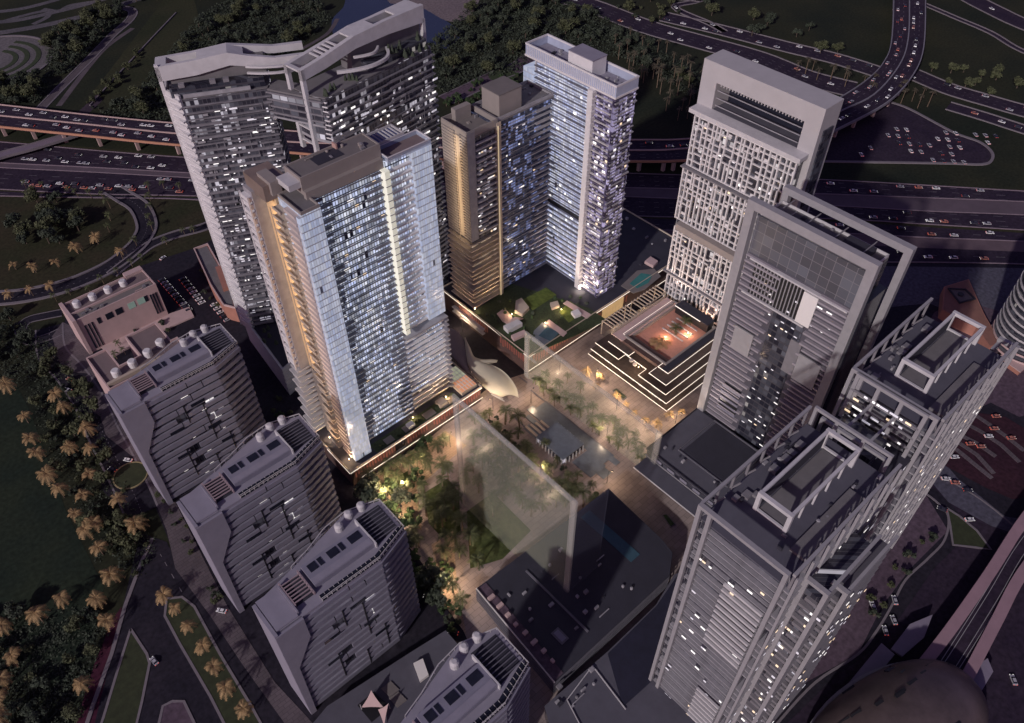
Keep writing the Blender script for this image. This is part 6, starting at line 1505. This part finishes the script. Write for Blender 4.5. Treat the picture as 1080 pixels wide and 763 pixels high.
for p, an, c, l in (((135.5,486),2.2,CW,'white car entering the small roundabout'), ((74,401),2.0,CR,'reddish car on the left boulevard beside the hotels'), ((72,412),2.1,CW,'white car on the left boulevard, nearest the palms'),
        ((234,645),2.2,CW,'white car parked by the kerb below the third white block'), ((163,698),1.7,CS,'silver car beside the pointed median island'), ((119,496),2.0,CD,'dark car left of the roundabout island'),
        ((172,273),.3,CW,'white car at the top of the hotel car park'), ((1022,549),5.6,CW,'bright white car turning beside the small grass triangle'), ((993,538),1.9,CD,'dark car on the bend by the grass triangle'),
        ((943,634),.8,CS,'silver car highest of three on the dark street at lower right'), ((920,640),.9,CW,'white car nearest the pavement at lower right'), ((942,655),.9,CS,'silver car in the middle of three at lower right'), ((933,666),.8,CS,'silver car lowest of three at lower right'),
        ((1068,718),.8,CS,'silver car by the right edge beside the rail viaduct'), ((997,506),5.5,CW,'white car waiting first in the bay lane at right'), ((1007,510),5.5,CR,'reddish car waiting second in the bay lane at right'), ((1020,518),5.5,CD,'dark car waiting third in the bay lane at right'),
        ((1050,440),5.6,CR,'reddish car in the uppermost taxi bay'), ((1048,453),5.6,CR,'reddish car in the second taxi bay'), ((1042,461),5.6,CW,'white car in the taxi bays'), ((1023,469),5.6,CR,'reddish car in the third taxi bay'), ((1034,472),5.6,CR,'reddish car beside the white one in the taxi bays'), ((1006,483),5.6,CW,'white car in the lowest taxi bay'), ((1066,463),5.6,CR,'reddish car at the right end of the taxi bays'),
        ((1000,700) ,.8,CD,'dark car under the rail viaduct'), ((452,630),2.2,CD,'dark car in the unlit alley beside the narrow walk'), ((478,668),2.2,CD,'dark car in the alley by the bottom block')):
    x, y = W(*p, 0); c.place((x,y,.36 if p[0] > 900 else .12), an, l, 'single cars', 'car', 1.0)
for o in list(bpy.data.objects):
    if o.get('group') == 'single cars': del o['group']

# ================================================================== LAMPS
def make_lamp():
    t = thing('street_lamp', 'x', 'street lamp')
    MB().cyl(0,0,0,8,.14,.09,8).build('pole', X['black'], t, world=False); MB().beam((0,0,7.9),(1.6,0,8.3),.12).build('arm', X['black'], t, world=False)
    h = MB().box(1.2,-.25,8.2,2.1,.25,8.4).build('head', X['black'], t, world=False); MB().box(1.25,-.2,8.1,2.05,.2,8.19).build('bulb', X['bulb'], t, parent=h, world=False)
    return Proto(t)
LP = make_lamp()
def lamp_light(t, x, y, z, e, col=(1,.66,.36), r=.5):
    l = bpy.data.lights.new('lamp_glow', 'POINT'); l.energy = e; l.color = col; l.shadow_soft_size = r; o = bpy.data.objects.new('lamp_glow', l); COL.objects.link(o)
    o.parent = t; o.location = (x,y,z)
spots = [((410,528),5200,'on the warm walk nearest the blue tower corner'),((425,550),3800,'beside the warm walk below the leafy trees'),((447,490),5200,'in the lit garden under the podium of the blue tower'),((475,472),4200,'by the podium edge left of the tall glass screen'),
         ((478,615),5200,'on the narrow walk beside the dark plinth building'),((430,520),5200,'in the middle of the warm walk'),((505,398),2600,'behind the cream shell canopy'),((520,432),3000,'on the plaza before the cream shell canopy'),
         ((560,425),2600,'on the plaza between the pool and the lower glass screen'),((640,460),3200,'at the far end of the plaza behind the lower glass screen'),((628,405),4200,'before the terraced building, highest of four'),((650,432),4200,'before the terraced building, second highest'),
         ((680,455),4200,'before the terraced building, third highest'),((712,447),3600,'before the terraced building, next to the office tower'),((590,395),2600,'in the street between garden podium and terraced building'),((488,350),2600,'in the gap between the two lit podiums'),
         ((570,500),2200,'left of the plaza pool pavilion'),((640,510),1800,'on the plaza near the dark plinth building'),((670,560),1600,'on the paving between plinth building and near framework tower'),((655,640),1400,'on the pavement below the plinth building'),((357,495),900,'in the alley at the left corner of the blue tower podium')]
for (px, py), e, l in spots:
    x, y = W(px, py, 0); a = random.random()*6; t = LP.place((x,y,.1), a, 'street lamp '+l, 'street lamps', 'street lamp', 1.45); lamp_light(t, 1.6, 0, 7.6, e*2.6, (1,.72,.47))
def glow(name, label, x, y, z, e, col=(1,.66,.36), h=1.2):
    t = thing(name, label, 'lantern', (x,y,z)); MB().cyl(0,0,0,h,.12,.12,6).build('stem', X['black'], t, world=False); MB().cyl(0,0,h,h+.5,.3,.2,8).build('bulb', X['bulb'], t, world=False); lamp_light(t, 0, 0, h+1.2, e, col)
glow('garden_lantern', 'garden lantern beside the pale pavilions on the podium roof', *W(540,333,18), 18, 1500); glow('garden_lantern', 'garden lantern between the lawns on the podium roof', *W(592,328,18), 18, 1700)
glow('garden_lantern', 'garden lantern next to the roof pool on the podium', *W(575,342,18), 18, 1200); glow('garden_lantern', 'lantern at the foot of the stepped tower corner', 258.9+2, 331, 18.3, 2200); glow('garden_lantern', 'lantern at the foot of the white pilaster', 331.5, 297, 18, 3500, (1,.82,.62))
glow('garden_lantern', 'lantern by the cabana on the blue tower terrace', 170, 283.5, 14.2, 1600); glow('garden_lantern', 'lantern at the right end of the blue tower terrace', 196, 283, 14.2, 2000); glow('garden_lantern', 'lantern at the left corner of the blue tower podium roof', 122, 283, 14.2, 3500)
glow('garden_lantern', 'lantern at the foot of the gold recess', 122.6, 305, 14.2, 2500)
glow('courtyard_lantern', 'lantern beside the large palm in the terracotta courtyard', 338, 222, 19, 3200, (1,.58,.36)); glow('courtyard_lantern', 'lantern at the back of the terracotta courtyard', 352, 214, 19, 2400, (1,.58,.36))
glow('terrace_lantern', 'lantern on the middle terrace beside the round sofas', 307, 218, 14.3, 1400); glow('terrace_lantern', 'lantern under the pergola nearer the garden podium', 330, 256, 8, 2200); glow('terrace_lantern', 'lantern under the pergola nearer the lattice tower', 360, 256, 8, 2200); glow('terrace_lantern', 'lantern at the base of the lattice tower', 371, 214, 22, 2600, (1,.6,.42))

# roof clutter: ducts, tanks, hatches on the flat roofs
def clutter(lbl, x0, y0, x1, y1, z, n, seed, mats=('frame2','slabgrey','roofdark')):
    rnd = random.Random(seed); t = [o for o in bpy.data.objects if o.get('label','').startswith(lbl)][0]
    for i in range(n):
        x, y = rnd.uniform(x0,x1), rnd.uniform(y0,y1); w_, d_, h_ = rnd.uniform(.8,3), rnd.uniform(.8,2.4), rnd.uniform(.5,1.8)
        if i%4 == 3: m = MB().cyl(x,y,z,z+h_*.8,.7,.7,10).cyl(x,y,z+h_*.8,z+h_*.8+.25,.85,.5,10); m.build('roof_vent', X[rnd.choice(mats)], t)
        elif i%5 == 2: MB().box(x,y,z+.25,x+rnd.uniform(4,9),y+.5,z+.7).box(x,y+.05,z,x+.3,y+.45,z+.25).build('duct', X[rnd.choice(mats)], t)
        else: MB().box(x,y,z,x+w_,y+d_,z+h_).box(x+.15,y+.15,z+h_,x+w_-.15,y+d_-.15,z+h_+.15).build('roof_unit', X[rnd.choice(mats)], t)
clutter('low dark glass building', 132,112,190,155,14.6,22,1); clutter('low dark podium', 260,90,268,160,19.5,10,2); clutter('low dark podium', 274,88,302,114,19.5,12,3)
clutter('flat dark roofed annex', 112,90,140,102,12,10,4); clutter('grey office tower', 311,104,325,158,166,10,5); clutter('nearer of two', 160,66,220,74,151.3,12,6); clutter('farther framework', 260,66,312,74,151.3,10,7)
clutter('nearer of two', 160,40,222,50,151.3,10,8); clutter('tall central', 138,291,172,302,201.4,9,9,('tan','frame2')); clutter('tallest pale', 337,286,351,303,173.6,6,10); clutter('tallest pale', 337,330,351,356,173.6,8,11)
clutter('lower stepped', 266,336,283,350,152,5,12,('tan','frame2')); clutter('lower stepped', 312,336,332,354,154,6,13); clutter('detached pink', 50,496,100,501,29.5,7,14,('pink','frame2')); clutter('garden roofed', 360,280,425,360,17.5,16,15); clutter('stepped terrace', 345,187,366,191,14,4,16)

# lane lines
def lanes(c, offs, z, dash=4, gap=8, w_=.32):
    mk = MB()
    for o_ in offs:
        cc = offset(c, o_)
        for a, b in zip(cc[:-1], cc[1:]):
            l = math.dist(a,b); n = max(1, int(l/(dash+gap)))
            for i in range(n):
                t0 = i/n; t1 = t0+dash/(dash+gap)/n; p = (a[0]+(b[0]-a[0])*t0, a[1]+(b[1]-a[1])*t0); q = (a[0]+(b[0]-a[0])*t1, a[1]+(b[1]-a[1])*t1)
                strip(mk, offset([p,q], w_/2), offset([p,q], -w_/2), z)
    struct('road_markings', mk, X['lanepaint'])
X['lanepaint'] = mat('worn_lane_paint', (.22,.20,.22), .8, .3, .3)
for g_ in (G1,G2): lanes(g_, (-7,0,7), .075)
lanes(G3, (0,), .075); lanes(G4, (0,), .075); lanes(mid2(VT,VM), (-2.5,2.5), VZ+.02); lanes(mid2(VM,VB), (-2.5,2.5), VZ+.02); lanes(fh1, (-6,0,6), .08); lanes(fh2, (-4,4), .08); lanes(fh3, (-4,4), .08)
lanes(spline(pxl([(160,590),(188,640),(222,700),(262,763)]),4), (5,), .16); lanes(boul, (0,), .2); lanes(rampC, (0,), .13)
